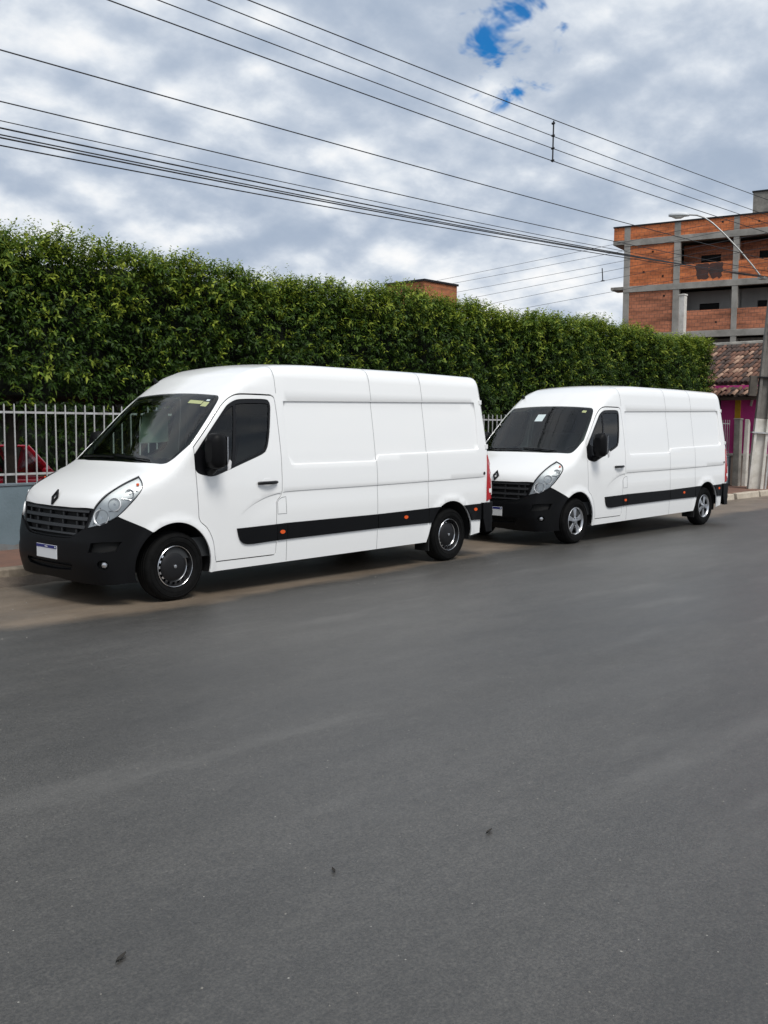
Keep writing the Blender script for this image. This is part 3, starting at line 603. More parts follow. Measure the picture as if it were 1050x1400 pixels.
MB().box(.30, .36, .55, .75, 1.36, 1.37).build('paper', M_sticker, van1)
# ------------------------------------------------------------------ ground, road, kerb, pavement
def nodes_of(m): m.use_nodes = True; return m.node_tree, m.node_tree.nodes['Principled BSDF']
def asphalt():
    m = bpy.data.materials.new('worn_asphalt'); t, b = nodes_of(m); nd = t.nodes.new; lk = t.links.new
    c = nd('ShaderNodeTexCoord'); sp = nd('ShaderNodeSeparateXYZ'); lk(c.outputs['Object'], sp.inputs[0])
    def ns(scale, det=5, rough=.6, sc=(1, 1, 1)):
        mp = nd('ShaderNodeMapping'); mp.inputs['Scale'].default_value = sc; lk(c.outputs['Object'], mp.inputs[0])
        n = nd('ShaderNodeTexNoise'); n.inputs['Scale'].default_value = scale; n.inputs['Detail'].default_value = det; n.inputs['Roughness'].default_value = rough
        lk(mp.outputs[0], n.inputs['Vector']); return n.outputs['Fac']
    def rp(f, *st):
        r = nd('ShaderNodeValToRGB')
        while len(r.color_ramp.elements) < len(st): r.color_ramp.elements.new(.5)
        for e, (p, cc) in zip(r.color_ramp.elements, st): e.position = p; e.color = (*cc, 1) if not isinstance(cc, (int, float)) else (cc, cc, cc, 1)
        lk(f, r.inputs[0]); return r.outputs[0]
    def mix(f, a, bb, mode='MIX'):
        x = nd('ShaderNodeMix'); x.data_type = 'RGBA'; x.blend_type = mode
        if isinstance(f, (int, float)): x.inputs[0].default_value = f
        else: lk(f, x.inputs[0])
        for s, v in ((6, a), (7, bb)):
            if isinstance(v, tuple): x.inputs[s].default_value = (*v, 1)
            else: lk(v, x.inputs[s])
        return x.outputs[2]
    def ma(op, a, bb):
        x = nd('ShaderNodeMath'); x.operation = op
        for i, v in enumerate((a, bb)):
            if isinstance(v, (int, float)): x.inputs[i].default_value = v
            else: lk(v, x.inputs[i])
        return x.outputs[0]
    base = rp(ns(.35, 4, .55, (.35, 1, 1)), (.28, (.046, .043, .038)), (.72, (.085, .080, .0725)))
    base = mix(.8, base, rp(ns(1.3, 7, .7, (.3, 1, 1)), (.3, (.5, .5, .5)), (.7, (1.15, 1.15, 1.15))), 'MULTIPLY')
    base = mix(.5, base, rp(ns(7, 8, .75), (.3, (.55, .55, .55)), (.7, (1.2, 1.2, 1.2))), 'MULTIPLY')
    base = mix(.9, base, rp(ns(75, 4, .75), (.30, (.30, .30, .30)), (.50, (.92, .92, .92)), (.70, (1.8, 1.76, 1.68))), 'MULTIPLY')
    base = mix(.7, base, rp(ns(24, 6, .75), (.3, (.5, .5, .5)), (.7, (1.35, 1.35, 1.35))), 'MULTIPLY')
    vo = nd('ShaderNodeTexVoronoi'); vo.inputs['Scale'].default_value = 26; lk(c.outputs['Object'], vo.inputs['Vector'])
    wn = nd('ShaderNodeSeparateColor'); lk(vo.outputs['Color'], wn.inputs[0])
    stone = ma('MULTIPLY', ma('LESS_THAN', vo.outputs['Distance'], ma('MULTIPLY', wn.outputs[1], .11)), ma('GREATER_THAN', wn.outputs[0], .78))
    base = mix(ma('MULTIPLY', stone, .75), base, (.36, .34, .30))
    vo2 = nd('ShaderNodeTexVoronoi'); vo2.inputs['Scale'].default_value = 17; lk(c.outputs['Object'], vo2.inputs['Vector'])
    w2 = nd('ShaderNodeSeparateColor'); lk(vo2.outputs['Color'], w2.inputs[0])
    pit = ma('MULTIPLY', ma('LESS_THAN', vo2.outputs['Distance'], ma('MULTIPLY', w2.outputs[1], .22)), ma('GREATER_THAN', w2.outputs[0], .78))
    base = mix(ma('MULTIPLY', pit, .6), base, (.02, .02, .02))
    # washed-in soil along the gutter, with a ragged edge
    lim = ma('ADD', ma('MULTIPLY', sp.outputs[0], .055), 7.62)
    lim = ma('MINIMUM', lim, 8.75)
    dd = ma('ADD', ma('SUBTRACT', sp.outputs[1], lim), ma('MULTIPLY', ma('SUBTRACT', ns(.9, 6, .6, (.5, 1, 1)), .5), 1.3))
    soil = rp(ns(2.2, 8, .65, (.5, 1, 1)), (.3, (.115, .086, .060)), (.7, (.235, .182, .132)))
    soil = mix(.5, soil, rp(ns(90, 4, .7), (.3, (.5, .5, .5)), (.7, (1.3, 1.3, 1.3))), 'MULTIPLY')
    base = mix(rp(dd, (.05, 0.0), (.34, .92)), base, soil)
    patch = rp(ns(1.1, 5, .6, (.25, 1.2, 1)), (.56, 0.0), (.72, .45)); base = mix(patch, base, (.12, .115, .105))
    lk(base, b.inputs['Base Color']); b.inputs['Specular IOR Level'].default_value = .9
    lk(rp(ns(.8, 5, .6, (.3, 1, 1)), (.3, .42), (.7, .56)), b.inputs['Roughness'])
    bp = nd('ShaderNodeBump'); bp.inputs['Strength'].default_value = .5; bp.inputs['Distance'].default_value = .005
    lk(ma('ADD', ns(80, 5, .75), ma('MULTIPLY', ns(12, 4), .8)), bp.inputs['Height']); lk(bp.outputs[0], b.inputs['Normal'])
    return m
M_soil = mat('yard_soil', (.06, .045, .032), .95, col2=(.03, .022, .015), vscale=1.5, bump=.4, bscale=8)
tag(MB().box(-300, 400, -300, 400, -.3, -.02).build('ground', M_soil), kind='structure')
road = mesh_obj('road', [(x, y, .0) for y in (-14, 10.66) for x in (-60, 140)], [(0, 1, 3, 2)], asphalt()); tag(road, kind='structure')
M_pave = mat('red_pavement', (.21, .105, .07), .85, col2=(.13, .075, .055), vscale=2.5, bump=.25, bscale=25)
tag(MB().box(-60, 140, 10.78, 12.42, -.02, .13).build('sidewalk', M_pave), kind='structure')
M_kerb_d = mat('dirty_kerb', (.30, .25, .19), .9, col2=(.08, .062, .045), vscale=3, bump=.6, bscale=14, detail=8)
M_kerb_w = mat('limewashed_kerb', (.62, .55, .45), .85, col2=(.30, .25, .19), vscale=2.2, bump=.4, bscale=14, detail=8)
kb = empty('kerb'); tag(kb, kind='structure')
proto = {}
for k in range(46):
    x = 2 + .8 * k; wh = x > 13
    if wh not in proto:
        m_ = MB().prism([(0, 10.64, -.02), (0, 10.66, .125), (0, 10.685, .142), (0, 10.79, .146), (0, 10.79, -.02)], (.79, 0, 0)); o = m_.build('kerb_stone', M_kerb_w if wh else M_kerb_d, kb, bevel=.008); proto[wh] = o
    else: o = proto[wh].copy(); link(o, kb)
    o.location = (x, random.uniform(-.012, .012), random.uniform(-.012, .008)); o.rotation_euler = (0, random.uniform(-.008, .008), random.uniform(-.012, .012))
# dirt banked against the near kerb
V = []; Fc = []; nx = 90
for i in range(nx):
    x = 3 + i * .12; hgt = .05 + .045 * math.sin(i * .33) * math.sin(i * .11 + 1) + random.uniform(-.01, .01)
    for j, (yy, f_) in enumerate(((10.25, -.05), (10.40, .25), (10.52, .7), (10.62, 1.0), (10.67, 1.05))): V.append((x, yy + random.uniform(-.02, .02), max(-.004, hgt * f_ + random.uniform(-.006, .006))))
for i in range(nx - 1):
    for j in range(4): Fc.append((i * 5 + j, i * 5 + 5 + j, i * 5 + 6 + j, i * 5 + 1 + j))
tag(mesh_obj('gutter_soil', V, Fc, mat('gutter_soil', (.13, .10, .075), .95, col2=(.06, .047, .035), vscale=5, bump=.6, bscale=30), smooth=True), 'brown soil washed up against the kerb beside the nearer van', 'soil', kind='stuff')
# grit on the road
b = MB()
for i in range(900):
    if i < 420: x, y = random.uniform(.8, 9), random.uniform(1.0, 7)
    else: x, y = random.uniform(2, 26), random.uniform(7.6, 10.4)
    r_ = random.uniform(.002, .0055) * (1.5 if i > 420 else 1); q = [(x + r_ * math.cos(a + i) * random.uniform(.7, 1.2), y + r_ * math.sin(a + i) * random.uniform(.7, 1.2), .0) for a in (0, 1.57, 3.14, 4.71)]
    b.add(q + [(x, y, r_ * .9)], [(0, 1, 4), (1, 2, 4), (2, 3, 4), (3, 0, 4)])
tag(b.build('grit', mat('grit', (.20, .19, .17), .9)), 'loose grit scattered over the road', 'grit', kind='stuff')
M_leafdry = mat('dry_leaf', (.018, .015, .011), .7)
for (x, y, s, rz, lab) in ((1.73, 2.79, .033, .5, 'dark dry leaf lying on the road, largest and nearest to the camera'), (3.41, 2.54, .028, .2, 'small dark leaf lying alone on the right half of the road'), (2.67, 2.75, .022, 1.1, 'smallest dark leaf lying on the middle of the road')):
    V = []; n_ = 7
    for i in range(n_):
        f_ = i / (n_ - 1); wd = math.sin(math.pi * min(1, f_ * 1.02 + .0)) * .28 + .01
        V += [((f_ - .5) * s * 2, -wd * s, .004 + .010 * (f_ - .5) ** 2 + .006), ((f_ - .5) * s * 2, 0, .003 + .01 * (f_ - .5) ** 2), ((f_ - .5) * s * 2, wd * s, .004 + .010 * (f_ - .5) ** 2 + .004)]
    o = mesh_obj('fallen_leaf', V, [(i * 3 + j, i * 3 + 3 + j, i * 3 + 4 + j, i * 3 + 1 + j) for i in range(n_ - 1) for j in range(2)], M_leafdry, smooth=True)
    o.location = (x, y, 0); o.rotation_euler = (0, 0, rz); tag(o, lab, 'leaf', 'leaves on the road')
# ------------------------------------------------------------------ boundary wall and railing
M_wall = mat('blue_grey_wall_paint', (.185, .245, .28), .85, col2=(.135, .185, .21), vscale=1.8, bump=.15, bscale=30, detail=9)
M_stain = mat('wall_base_stain', (.16, .12, .09), .9, col2=(.20, .24, .26), vscale=4, bump=.2)
M_cap = mat('wall_coping', (.13, .16, .18), .85, var=.25, vscale=4, bump=.3)
bw = empty('boundary_wall', (2, 12.4, .13)); tag(bw, 'low blue grey painted wall behind the vans, under the white railing', 'wall')
MB().box(0, 26.0, 0, .15, -.02, .83).build('wall_face', M_wall, bw)
MB().box(0, 26.0, -.012, .162, .83, .862).build('coping', M_cap, bw, bevel=.006)
V = []; n_ = 130
for i in range(n_ + 1): V += [(26 * i / n_, -.003, -.01), (26 * i / n_, -.003, .03 + .07 * random.random() ** 2)]
mesh_obj('damp_stain', V, [(2 * i, 2 * i + 2, 2 * i + 3, 2 * i + 1) for i in range(n_)], M_stain, bw)
M_rail = mat('white_steel', (.55, .56, .57), .5, vscale=9, col2=(.36, .35, .33))
pf = empty('railing', (2, 12.475, .99)); tag(pf, 'white steel picket railing standing on the blue grey wall', 'railing')
for z in (.12, .93): MB().box(0, 26, -.012, .012, z - .014, z + .014).build('rail', M_rail, pf)
pk = None
for k in range(179):
    if pk is None: pk = MB().box(-.0075, .0075, -.0075, .0075, -.03, 1.02).add([(-.0075, -.0075, 1.02), (.0075, -.0075, 1.02), (.0075, .0075, 1.02), (-.0075, .0075, 1.02), (0, 0, 1.045)], [(0, 1, 4), (1, 2, 4), (2, 3, 4), (3, 0, 4)]).build('picket', M_rail, pf); o = pk
    else: o = pk.copy(); link(o, pf)
    o.location = (.06 + .1455 * k, -.022, random.uniform(-.004, .004)); o.rotation_euler = (random.uniform(-.006, .006), random.uniform(-.008, .008), 0)
# ------------------------------------------------------------------ hedge
def leaf_mat():
    m = bpy.data.materials.new('hedge_leaf'); t, b = nodes_of(m); nd = t.nodes.new; lk = t.links.new
    a = nd('ShaderNodeAttribute'); a.attribute_name = 'age'; r = nd('ShaderNodeValToRGB')
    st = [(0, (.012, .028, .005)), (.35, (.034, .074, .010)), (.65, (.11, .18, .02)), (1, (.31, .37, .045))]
    while len(r.color_ramp.elements) < 4: r.color_ramp.elements.new(.5)
    for e, (p, c) in zip(r.color_ramp.elements, st): e.position = p; e.color = (*c, 1)
    lk(a.outputs['Fac'], r.inputs[0]); lk(r.outputs[0], b.inputs['Base Color']); b.inputs['Roughness'].default_value = .5; b.inputs['Specular IOR Level'].default_value = .22
    tr = nd('ShaderNodeBsdfTranslucent'); lk(r.outputs[0], tr.inputs[0]); mx = nd('ShaderNodeMixShader'); mx.inputs[0].default_value = .25
    lk(b.outputs[0], mx.inputs[1]); lk(tr.outputs[0], mx.inputs[2]); lk(mx.outputs[0], t.nodes['Material Output'].inputs[0]); return m
M_leaf = leaf_mat(); M_core = mat('dark_core', (.006, .010, .004), .95, var=.6, vscale=9, bump=.8, bscale=12)
M_bark = mat('bark', (.06, .045, .032), .9, col2=(.025, .02, .015), vscale=7, bump=.6, bscale=30)
def unit(v): return v / (np.linalg.norm(v, axis=-1, keepdims=True) + 1e-9)
def sprigs(c, d, nl, tw, ll, age, spread=.75):
    """c,d: sprig base and direction; nl leaves along a twig of length tw; returns leaf verts"""
    n = len(c); d = unit(d); h = unit(np.cross(d, rng.normal(size=(n, 3)))); g = np.cross(d, h)
    k = np.arange(nl); f = (k + .6) / nl; ang = k * 2.4
    base = c[:, None] + d[:, None] * (f[None, :, None] * np.asarray(tw).reshape(-1, 1, 1))
    a = ang[None] + rng.uniform(0, 6.28, (n, 1)) + rng.normal(0, .4, (n, nl)); rad = h[:, None] * np.cos(a)[..., None] + g[:, None] * np.sin(a)[..., None]
    ld = unit(d[:, None] * (1 - spread * (1 - f[None, :, None] * .5)) + rad * spread + np.array([0, 0, -.18]) + rng.normal(0, .15, (n, nl, 3)))
    L_ = (np.asarray(ll).reshape(-1, 1) * rng.uniform(.65, 1.2, (n, nl)))[..., None]; sd = unit(np.cross(ld, unit(d[:, None] * .6 + np.array([0, 0, .5]) + rng.normal(0, .3, (n, nl, 3))))); nn = np.cross(sd, ld)
    W = L_ * rng.uniform(.17, .24, (n, nl, 1)); dr = np.array([0, 0, -.12])
    v0 = base; v1 = base + ld * L_ * .42 + sd * W + nn * W * .45; v2 = base + ld * L_ + dr * L_; v3 = base + ld * L_ * .42 - sd * W + nn * W * .45
    V = np.stack([v0, v1, v2, v3], 2).reshape(-1, 3)
    ag = np.clip(np.asarray(age).reshape(-1, 1) + (f[None] - .5) * .35 + rng.normal(0, .10, (n, nl)), 0, 1)
    return V, np.repeat(ag.ravel(), 4)
def leaf_obj(name, parts, parent):
    V = np.vstack([p[0] for p in parts]); A = np.concatenate([p[1] for p in parts]); n = len(V) // 4
    me = bpy.data.meshes.new(name); me.vertices.add(len(V)); me.vertices.foreach_set('co', V.astype('f').ravel())
    idx = (np.arange(n)[:, None] * 4 + np.array([0, 1, 2, 0, 2, 3])).ravel(); me.loops.add(6 * n); me.loops.foreach_set('vertex_index', idx.astype('i'))
    me.polygons.add(2 * n); me.polygons.foreach_set('loop_start', (np.arange(2 * n) * 3).astype('i')); me.polygons.foreach_set('loop_total', np.full(2 * n, 3, 'i'))
    me.update(calc_edges=True); at = me.attributes.new('age', 'FLOAT', 'POINT'); at.data.foreach_set('value', A.astype('f')); me.materials.append(M_leaf)
    o = bpy.data.objects.new(name, me); return link(o, parent)
HX0, HX1, HY0, HY1, HZ0, HZ1 = 1.5, 27.55, 12.85, 14.5, 2.02, 4.23
def und(x, z): return .10 * np.sin(x * 1.3 + z * 1.1) + .07 * np.sin(x * 3.1 - z * 2.3 + 1) + .05 * np.sin(x * 6.7 + z * 5.1)
def topz(x, y): return HZ1 + .06 * np.sin(x * .9 + 1) + .05 * np.sin(x * 2.7 + y) + .04 * np.sin(x * 6.1 + y * 3) + .012 * (x - 12) * -0
hg = empty('hedge', (0, 0, 0)); tag(hg, 'tall dense clipped green hedge behind the white railing', 'hedge')
parts = []
n = 14500; x = HX0 + (HX1 - HX0) * rng.random(n); z = HZ0 - .05 + (topz(x, 13) - HZ0) * rng.random(n)
keep = rng.random(n) < np.where(z < HZ0 + .25, .55, 1); x, z = x[keep], z[keep]; n = len(x)
y = HY0 + und(x, z) * .9 + rng.random(n) ** 1.5 * .30; y += .16 * np.clip((z - 4.0) / .4, 0, 1) ** 3
frac = (z - HZ0) / (HZ1 - HZ0)
# foliage age: clumps of fresh shoots, more of them towards the clipped top
fresh = .5 + .5 * np.sin(x * 4.1 + 2 * np.sin(z * 3.3)) * np.sin(z * 5.2 + x * 1.7)
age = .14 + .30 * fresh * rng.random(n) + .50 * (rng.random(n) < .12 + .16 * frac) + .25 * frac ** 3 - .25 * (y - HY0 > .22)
d = np.stack([rng.normal(0, .45, n), -np.abs(rng.normal(.8, .3, n)), rng.normal(.35, .45, n)], 1)
parts.append(sprigs(np.stack([x, y, z], 1), d, 8, rng.uniform(.10, .22, n), rng.uniform(.062, .10, n), age))
n = 8000; x = HX0 + (HX1 - HX0) * rng.random(n); y = HY0 + (HY1 - HY0 - .2) * rng.random(n) ** 2.0; z = topz(x, y) - rng.random(n) * .34
d = np.stack([rng.normal(0, .4, n), rng.normal(-.25, .4, n), np.abs(rng.normal(.9, .2, n))], 1)
parts.append(sprigs(np.stack([x, y, z], 1), d, 8, rng.uniform(.12, .26, n), rng.uniform(.05, .08, n), .55 + .4 * rng.random(n)))
n = 600; x = HX0 + (HX1 - HX0) * rng.random(n); y = HY0 + .05 + 1.0 * rng.random(n) ** 1.4; cl = .5 + .5 * np.sin(x * 2.3 + 1.3 * np.sin(x * .7)); z = topz(x, y) - .03
d = np.stack([rng.normal(0, .22, n), rng.normal(0, .18, n), np.ones(n)], 1)
parts.append(sprigs(np.stack([x, y, z], 1), d, 10, rng.uniform(.14, .30, n) * (.6 + .6 * cl), rng.uniform(.045, .07, n), .6 + .35 * rng.random(n), .85))
n = 1200; y = HY0 + .1 + (HY1 - HY0) * rng.random(n); z = 1.9 + (topz(HX1, y) - 1.9) * rng.random(n); x = HX1 + rng.normal(0, .08, n) - .3 * np.clip((z - 4.1) / .4, 0, 1) ** 2
parts.append(sprigs(np.stack([x, y, z], 1), np.stack([np.abs(rng.normal(.8, .3, n)), rng.normal(-.2, .4, n), rng.normal(.35, .4, n)], 1), 8, rng.uniform(.12, .25, n), rng.uniform(.07, .11, n), .25 + .4 * rng.random(n)))
n = 1500; x = HX0 + (HX1 - HX0) * rng.random(n); y = HY0 + .1 + 1.9 * rng.random(n); z = HZ0 - .25 * rng.random(n) ** 2
parts.append(sprigs(np.stack([x, y, z], 1), np.stack([rng.normal(0, .6, n), rng.normal(-.3, .5, n), rng.normal(-.5, .3, n)], 1), 7, rng.uniform(.15, .3, n), rng.uniform(.07, .11, n), .15 + .3 * rng.random(n)))
n = 3200; x = HX0 + (HX1 - HX0) * rng.random(n); z = 3.70 + (topz(x, 13) - 3.72) * rng.random(n); y = HY0 + und(x, z) * .9 + .02 + rng.random(n) * .22
parts.append(sprigs(np.stack([x, y, z], 1), np.stack([rng.normal(0, .45, n), -np.abs(rng.normal(.6, .3, n)), rng.normal(.6, .4, n)], 1), 8, rng.uniform(.10, .22, n), rng.uniform(.06, .09, n), .30 + .45 * rng.random(n)))
tag(leaf_obj('foliage', parts, hg), kind='stuff')
# dark solid core added inside the hedge to block light through the leaves
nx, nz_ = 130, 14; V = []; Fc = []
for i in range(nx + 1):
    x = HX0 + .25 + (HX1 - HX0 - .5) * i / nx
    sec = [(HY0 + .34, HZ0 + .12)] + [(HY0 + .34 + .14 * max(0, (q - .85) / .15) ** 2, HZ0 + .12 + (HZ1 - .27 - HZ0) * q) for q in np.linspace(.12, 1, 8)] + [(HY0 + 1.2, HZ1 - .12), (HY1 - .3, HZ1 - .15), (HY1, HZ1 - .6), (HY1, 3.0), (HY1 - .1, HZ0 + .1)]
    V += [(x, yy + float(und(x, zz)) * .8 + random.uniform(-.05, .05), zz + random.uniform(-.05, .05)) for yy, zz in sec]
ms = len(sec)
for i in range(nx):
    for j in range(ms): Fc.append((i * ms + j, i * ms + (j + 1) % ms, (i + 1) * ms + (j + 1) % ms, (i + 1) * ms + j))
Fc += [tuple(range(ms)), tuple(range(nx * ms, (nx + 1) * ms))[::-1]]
mesh_obj('occluder_core', V, Fc, M_core, hg)
for k in range(17):
    x = 2.3 + 1.55 * k + random.uniform(-.3, .3); y = 13.6 + random.uniform(-.25, .25); lean = random.uniform(-.25, .25); r0 = random.uniform(.06, .11)
    b = MB().tube([(x - lean, y, -.05), (x - lean * .8, y + .03, .7), (x - lean * .3, y - .02, 1.5), (x, y, 2.5)], [r0 * 1.2, r0, r0 * .85, r0 * .7], 9)
    for q in range(3): b.tube([(x - lean * .4, y, 1.3 + .15 * q), (x + random.uniform(-.5, .5), y + random.uniform(-.4, .3), 2.4)], [r0 * .5, r0 * .3], 6)
    b.build('trunk', M_bark, hg, smooth=60)
# back row of dark shrubs, added to keep the yard behind the railing dark
bh = empty('added_shrub_row', (0, 0, 0)); tag(bh, 'added dark row of shrubs that keeps the yard behind the railing dark', 'shrubs')
n = 2600; x = 1 + 30 * rng.random(n); z = .1 + 2.5 * rng.random(n); y = 20.6 + rng.normal(0, .15, n)
tag(leaf_obj('foliage', [sprigs(np.stack([x, y, z], 1), np.stack([rng.normal(0, .5, n), -np.abs(rng.normal(.8, .3, n)), rng.normal(.2, .4, n)], 1), 8, rng.uniform(.2, .4, n), rng.uniform(.10, .16, n), .12 * rng.random(n))], bh), kind='stuff')
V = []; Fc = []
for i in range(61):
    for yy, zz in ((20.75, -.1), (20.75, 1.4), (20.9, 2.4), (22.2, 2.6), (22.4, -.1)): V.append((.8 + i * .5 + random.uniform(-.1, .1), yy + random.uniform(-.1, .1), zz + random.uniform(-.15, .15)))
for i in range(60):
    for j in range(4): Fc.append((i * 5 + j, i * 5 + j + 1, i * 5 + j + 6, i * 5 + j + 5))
mesh_obj('occluder_core', V, Fc, M_core, bh)
n = 1500; x = 9.9 + 17.5 * rng.random(n); z = .05 + 2.1 * rng.random(n); y = 15.4 + rng.normal(0, .12, n)
sr = empty('added_shrub_row', (0, 0, 0)); tag(sr, 'added low dark shrubs that blacken the view right behind the hedge trunks', 'shrubs')  # near-black shrubs added so the space behind the trunks reads black
tag(leaf_obj('foliage', [sprigs(np.stack([x, y, z], 1), np.stack([rng.normal(0, .5, n), -np.abs(rng.normal(.8, .3, n)), rng.normal(.2, .4, n)], 1), 7, rng.uniform(.15, .3, n), rng.uniform(.09, .13, n), .08 * rng.random(n))], sr), kind='stuff')
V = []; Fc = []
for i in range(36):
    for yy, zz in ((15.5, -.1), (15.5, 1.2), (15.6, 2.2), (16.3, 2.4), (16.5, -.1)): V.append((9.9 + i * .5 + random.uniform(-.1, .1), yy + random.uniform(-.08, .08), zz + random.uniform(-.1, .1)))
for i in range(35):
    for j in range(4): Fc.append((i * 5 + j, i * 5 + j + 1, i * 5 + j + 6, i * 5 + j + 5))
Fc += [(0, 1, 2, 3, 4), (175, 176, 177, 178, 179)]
mesh_obj('occluder_core', V, Fc, M_core, sr)
# ------------------------------------------------------------------ red car behind the railing
M_redp = mat('red_car_paint', (.80, .02, .045), .25, coat=.8); M_carglass = glass_mat('car_glass', (.35, .40, .42), 2.6); 
car = empty('parked_car', (7.25, 16.3, 0)); tag(car, 'red car parked in the shade behind the railing, partly hidden', 'car')
def car_loft(rows, name, mt):
    V = []; Fc = []; m = len(rows[0][1])
    for x, sec in rows: V += [(x, y, z) for y, z in sec]
    for i in range(len(rows) - 1):
        for j in range(m): Fc.append((i * m + j, i * m + (j + 1) % m, (i + 1) * m + (j + 1) % m, (i + 1) * m + j))
    Fc += [tuple(range(m)), tuple(range((len(rows) - 1) * m, len(rows) * m))[::-1]]
    o = mesh_obj(name, V, Fc, mt, car, smooth=True); s = o.modifiers.new('sub', 'SUBSURF'); s.levels = s.render_levels = 2; return o
def sec(w_, z0, z1): return [(-w_ * .9, z0), (-w_, z0 + .15), (-w_, (z0 + z1) / 2), (-w_ * .96, z1 - .06), (-w_ * .8, z1), (w_ * .8, z1), (w_ * .96, z1 - .06), (w_, (z0 + z1) / 2), (w_, z0 + .15), (w_ * .9, z0)]
car_loft([(-1.75, sec(.60, .35, .80)), (-1.70, sec(.72, .25, .92)), (-1.2, sec(.82, .2, .96)), (0, sec(.84, .2, .95)), (1.1, sec(.83, .2, .93)), (1.8, sec(.78, .22, .82)), (2.15, sec(.68, .25, .70)), (2.22, sec(.55, .32, .62))], 'body', M_redp)
cz = lambda w0, w1, z1: [(-w0, .93), (-w1, z1), (w1, z1), (w0, .93)]
MB().add([(-.95, -.54, 1.40), (-.95, .54, 1.40), (.90, -.54, 1.385), (.90, .54, 1.385), (-.95, -.54, 1.435), (-.95, .54, 1.435), (.90, -.54, 1.42), (.90, .54, 1.42)], [(0, 1, 3, 2), (4, 6, 7, 5), (0, 4, 5, 1), (2, 3, 7, 6), (0, 2, 6, 4), (1, 5, 7, 3)]).build('roof', M_redp, car, bevel=.02)
for s in (-1, 1):
    for a, c_ in (((-1.55, .76, .93), (-.95, .55, 1.41)), ((.0, .78, .93), (.0, .56, 1.41)), ((1.28, .72, .92), (.90, .55, 1.40))): MB().tube([(a[0], s * a[1], a[2]), (c_[0], s * c_[1], c_[2])], .035, 8).build('pillar', M_redp, car)
    mesh_obj('side_window', [(-1.5, s * .77, .93), (0, s * .785, .93), (0, s * .565, 1.40), (-.95, s * .56, 1.40)], [(0, 1, 2, 3)], M_carglass, car); mesh_obj('side_window', [(.02, s * .785, .93), (1.10, s * .75, .93), (.80, s * .56, 1.39), (.02, s * .565, 1.40)], [(0, 1, 2, 3)], M_carglass, car)
    MB().box(.98, 1.08, s * .86, s * 1.0, .93, 1.05).build('mirror', M_redp, car, bevel=.03)
    o = MB().lathe_y([(.001, 0), (.09, 0), (.10, -.03 * s)], 16, (2.12, 0, .60)).build('headlight', M_clearw, car); o.location = (0, s * .52, 0)
    for xx in (-1.1, 1.35): MB().lathe_y([(.001, s * .70), (.19, s * .80), (.20, s * .84), (.29, s * .83), (.30, s * .78), (.30, s * .64)], 28, (xx, 0, .30)).build('wheel', M_tyre, car, smooth=40)
mesh_obj('windscreen', [(1.25, -.72, .93), (1.25, .72, .93), (.91, .55, 1.395), (.91, -.55, 1.395)], [(0, 1, 2, 3)], glass_mat('car_windscreen', (.5, .55, .56), 2.2), car); mesh_obj('rear_window', [(-1.55, -.72, .95), (-1.55, .72, .95), (-.96, .55, 1.41), (-.96, -.55, 1.41)], [(0, 1, 2, 3)], M_carglass, car)
for yy in (-.36, .36): MB().box(-.2, .25, yy - .24, yy + .24, .5, .75).box(-.32, -.18, yy - .24, yy + .24, .6, 1.15).build('seat', M_seat, car, bevel=.04)
# ------------------------------------------------------------------ gate post, painted post, pole, lamp
M_conc = mat('weathered_concrete', (.34, .32, .28), .9, col2=(.15, .14, .125), vscale=3, bump=.4, bscale=25, detail=9)
M_lime = mat('limewash', (.76, .74, .69), .85, col2=(.46, .43, .37), vscale=3.5, bump=.3, bscale=25, detail=9)
M_pole = mat('pole_concrete', (.24, .225, .20), .9, col2=(.12, .11, .10), vscale=2.5, bump=.35, bscale=30, detail=9)
gp = empty('gate_post', (27.93, 12.18, .13)); tag(gp, 'grey weathered concrete post at the end of the blue grey wall', 'post')
MB().box(-.09, .09, -.09, .09, -.02, 1.90).build('shaft', M_conc, gp, bevel=.012); MB().box(-.105, .105, -.105, .105, 1.90, 1.94).build('cap', M_conc, gp, bevel=.01)
o = MB().prism([(-.07, -.05, -.02), (.09, -.05, -.02), (.15, -.05, 1.80), (.10, -.05, 1.90), (.04, -.05, 1.92)], (0, .12, 0)).build('painted_post', M_lime, bevel=.01); o.location = (28.12, 12.02, .13)
tag(o, 'limewashed white concrete post leaning beside the grey gate post', 'post')
pl = empty('utility_pole', (27.08, 11.28, .10)); pl.rotation_euler = (0, .062, -1.0); tag(pl, 'tall concrete utility pole with limewashed foot on the right sidewalk', 'pole')
def pole_piece(z0, z1, m_, nm, e=0):
    def half(z): return .192 - .007 * z, .135 - .004 * z
    b = MB()
    for s in (-1, 1):
        (a0, d0), (a1, d1) = half(z0), half(z1); t0, t1 = .075 + e, .06 + e
        V = [(s * a0 + e * s, -d0 - e, z0), (s * a0 + e * s, d0 + e, z0), (s * (a0 - t0), d0 + e, z0), (s * (a0 - t0), -d0 - e, z0), (s * a1 + e * s, -d1 - e, z1), (s * a1 + e * s, d1 + e, z1), (s * (a1 - t1), d1 + e, z1), (s * (a1 - t1), -d1 - e, z1)]
        b.add(V, [(0, 1, 2, 3), (7, 6, 5, 4), (0, 4, 5, 1), (1, 5, 6, 2), (2, 6, 7, 3), (3, 7, 4, 0)])
    (a0, d0), (a1, d1) = half(z0), half(z1); w0, w1 = a0 - .07, a1 - .055; y = .03 + e
    b.add([(-w0, -y, z0), (w0, -y, z0), (w0, y, z0), (-w0, y, z0), (-w1, -y, z1), (w1, -y, z1), (w1, y, z1), (-w1, y, z1)], [(0, 1, 2, 3), (7, 6, 5, 4), (0, 4, 5, 1), (2, 6, 7, 3)])
    return b.build(nm, m_, pl, bevel=.008)
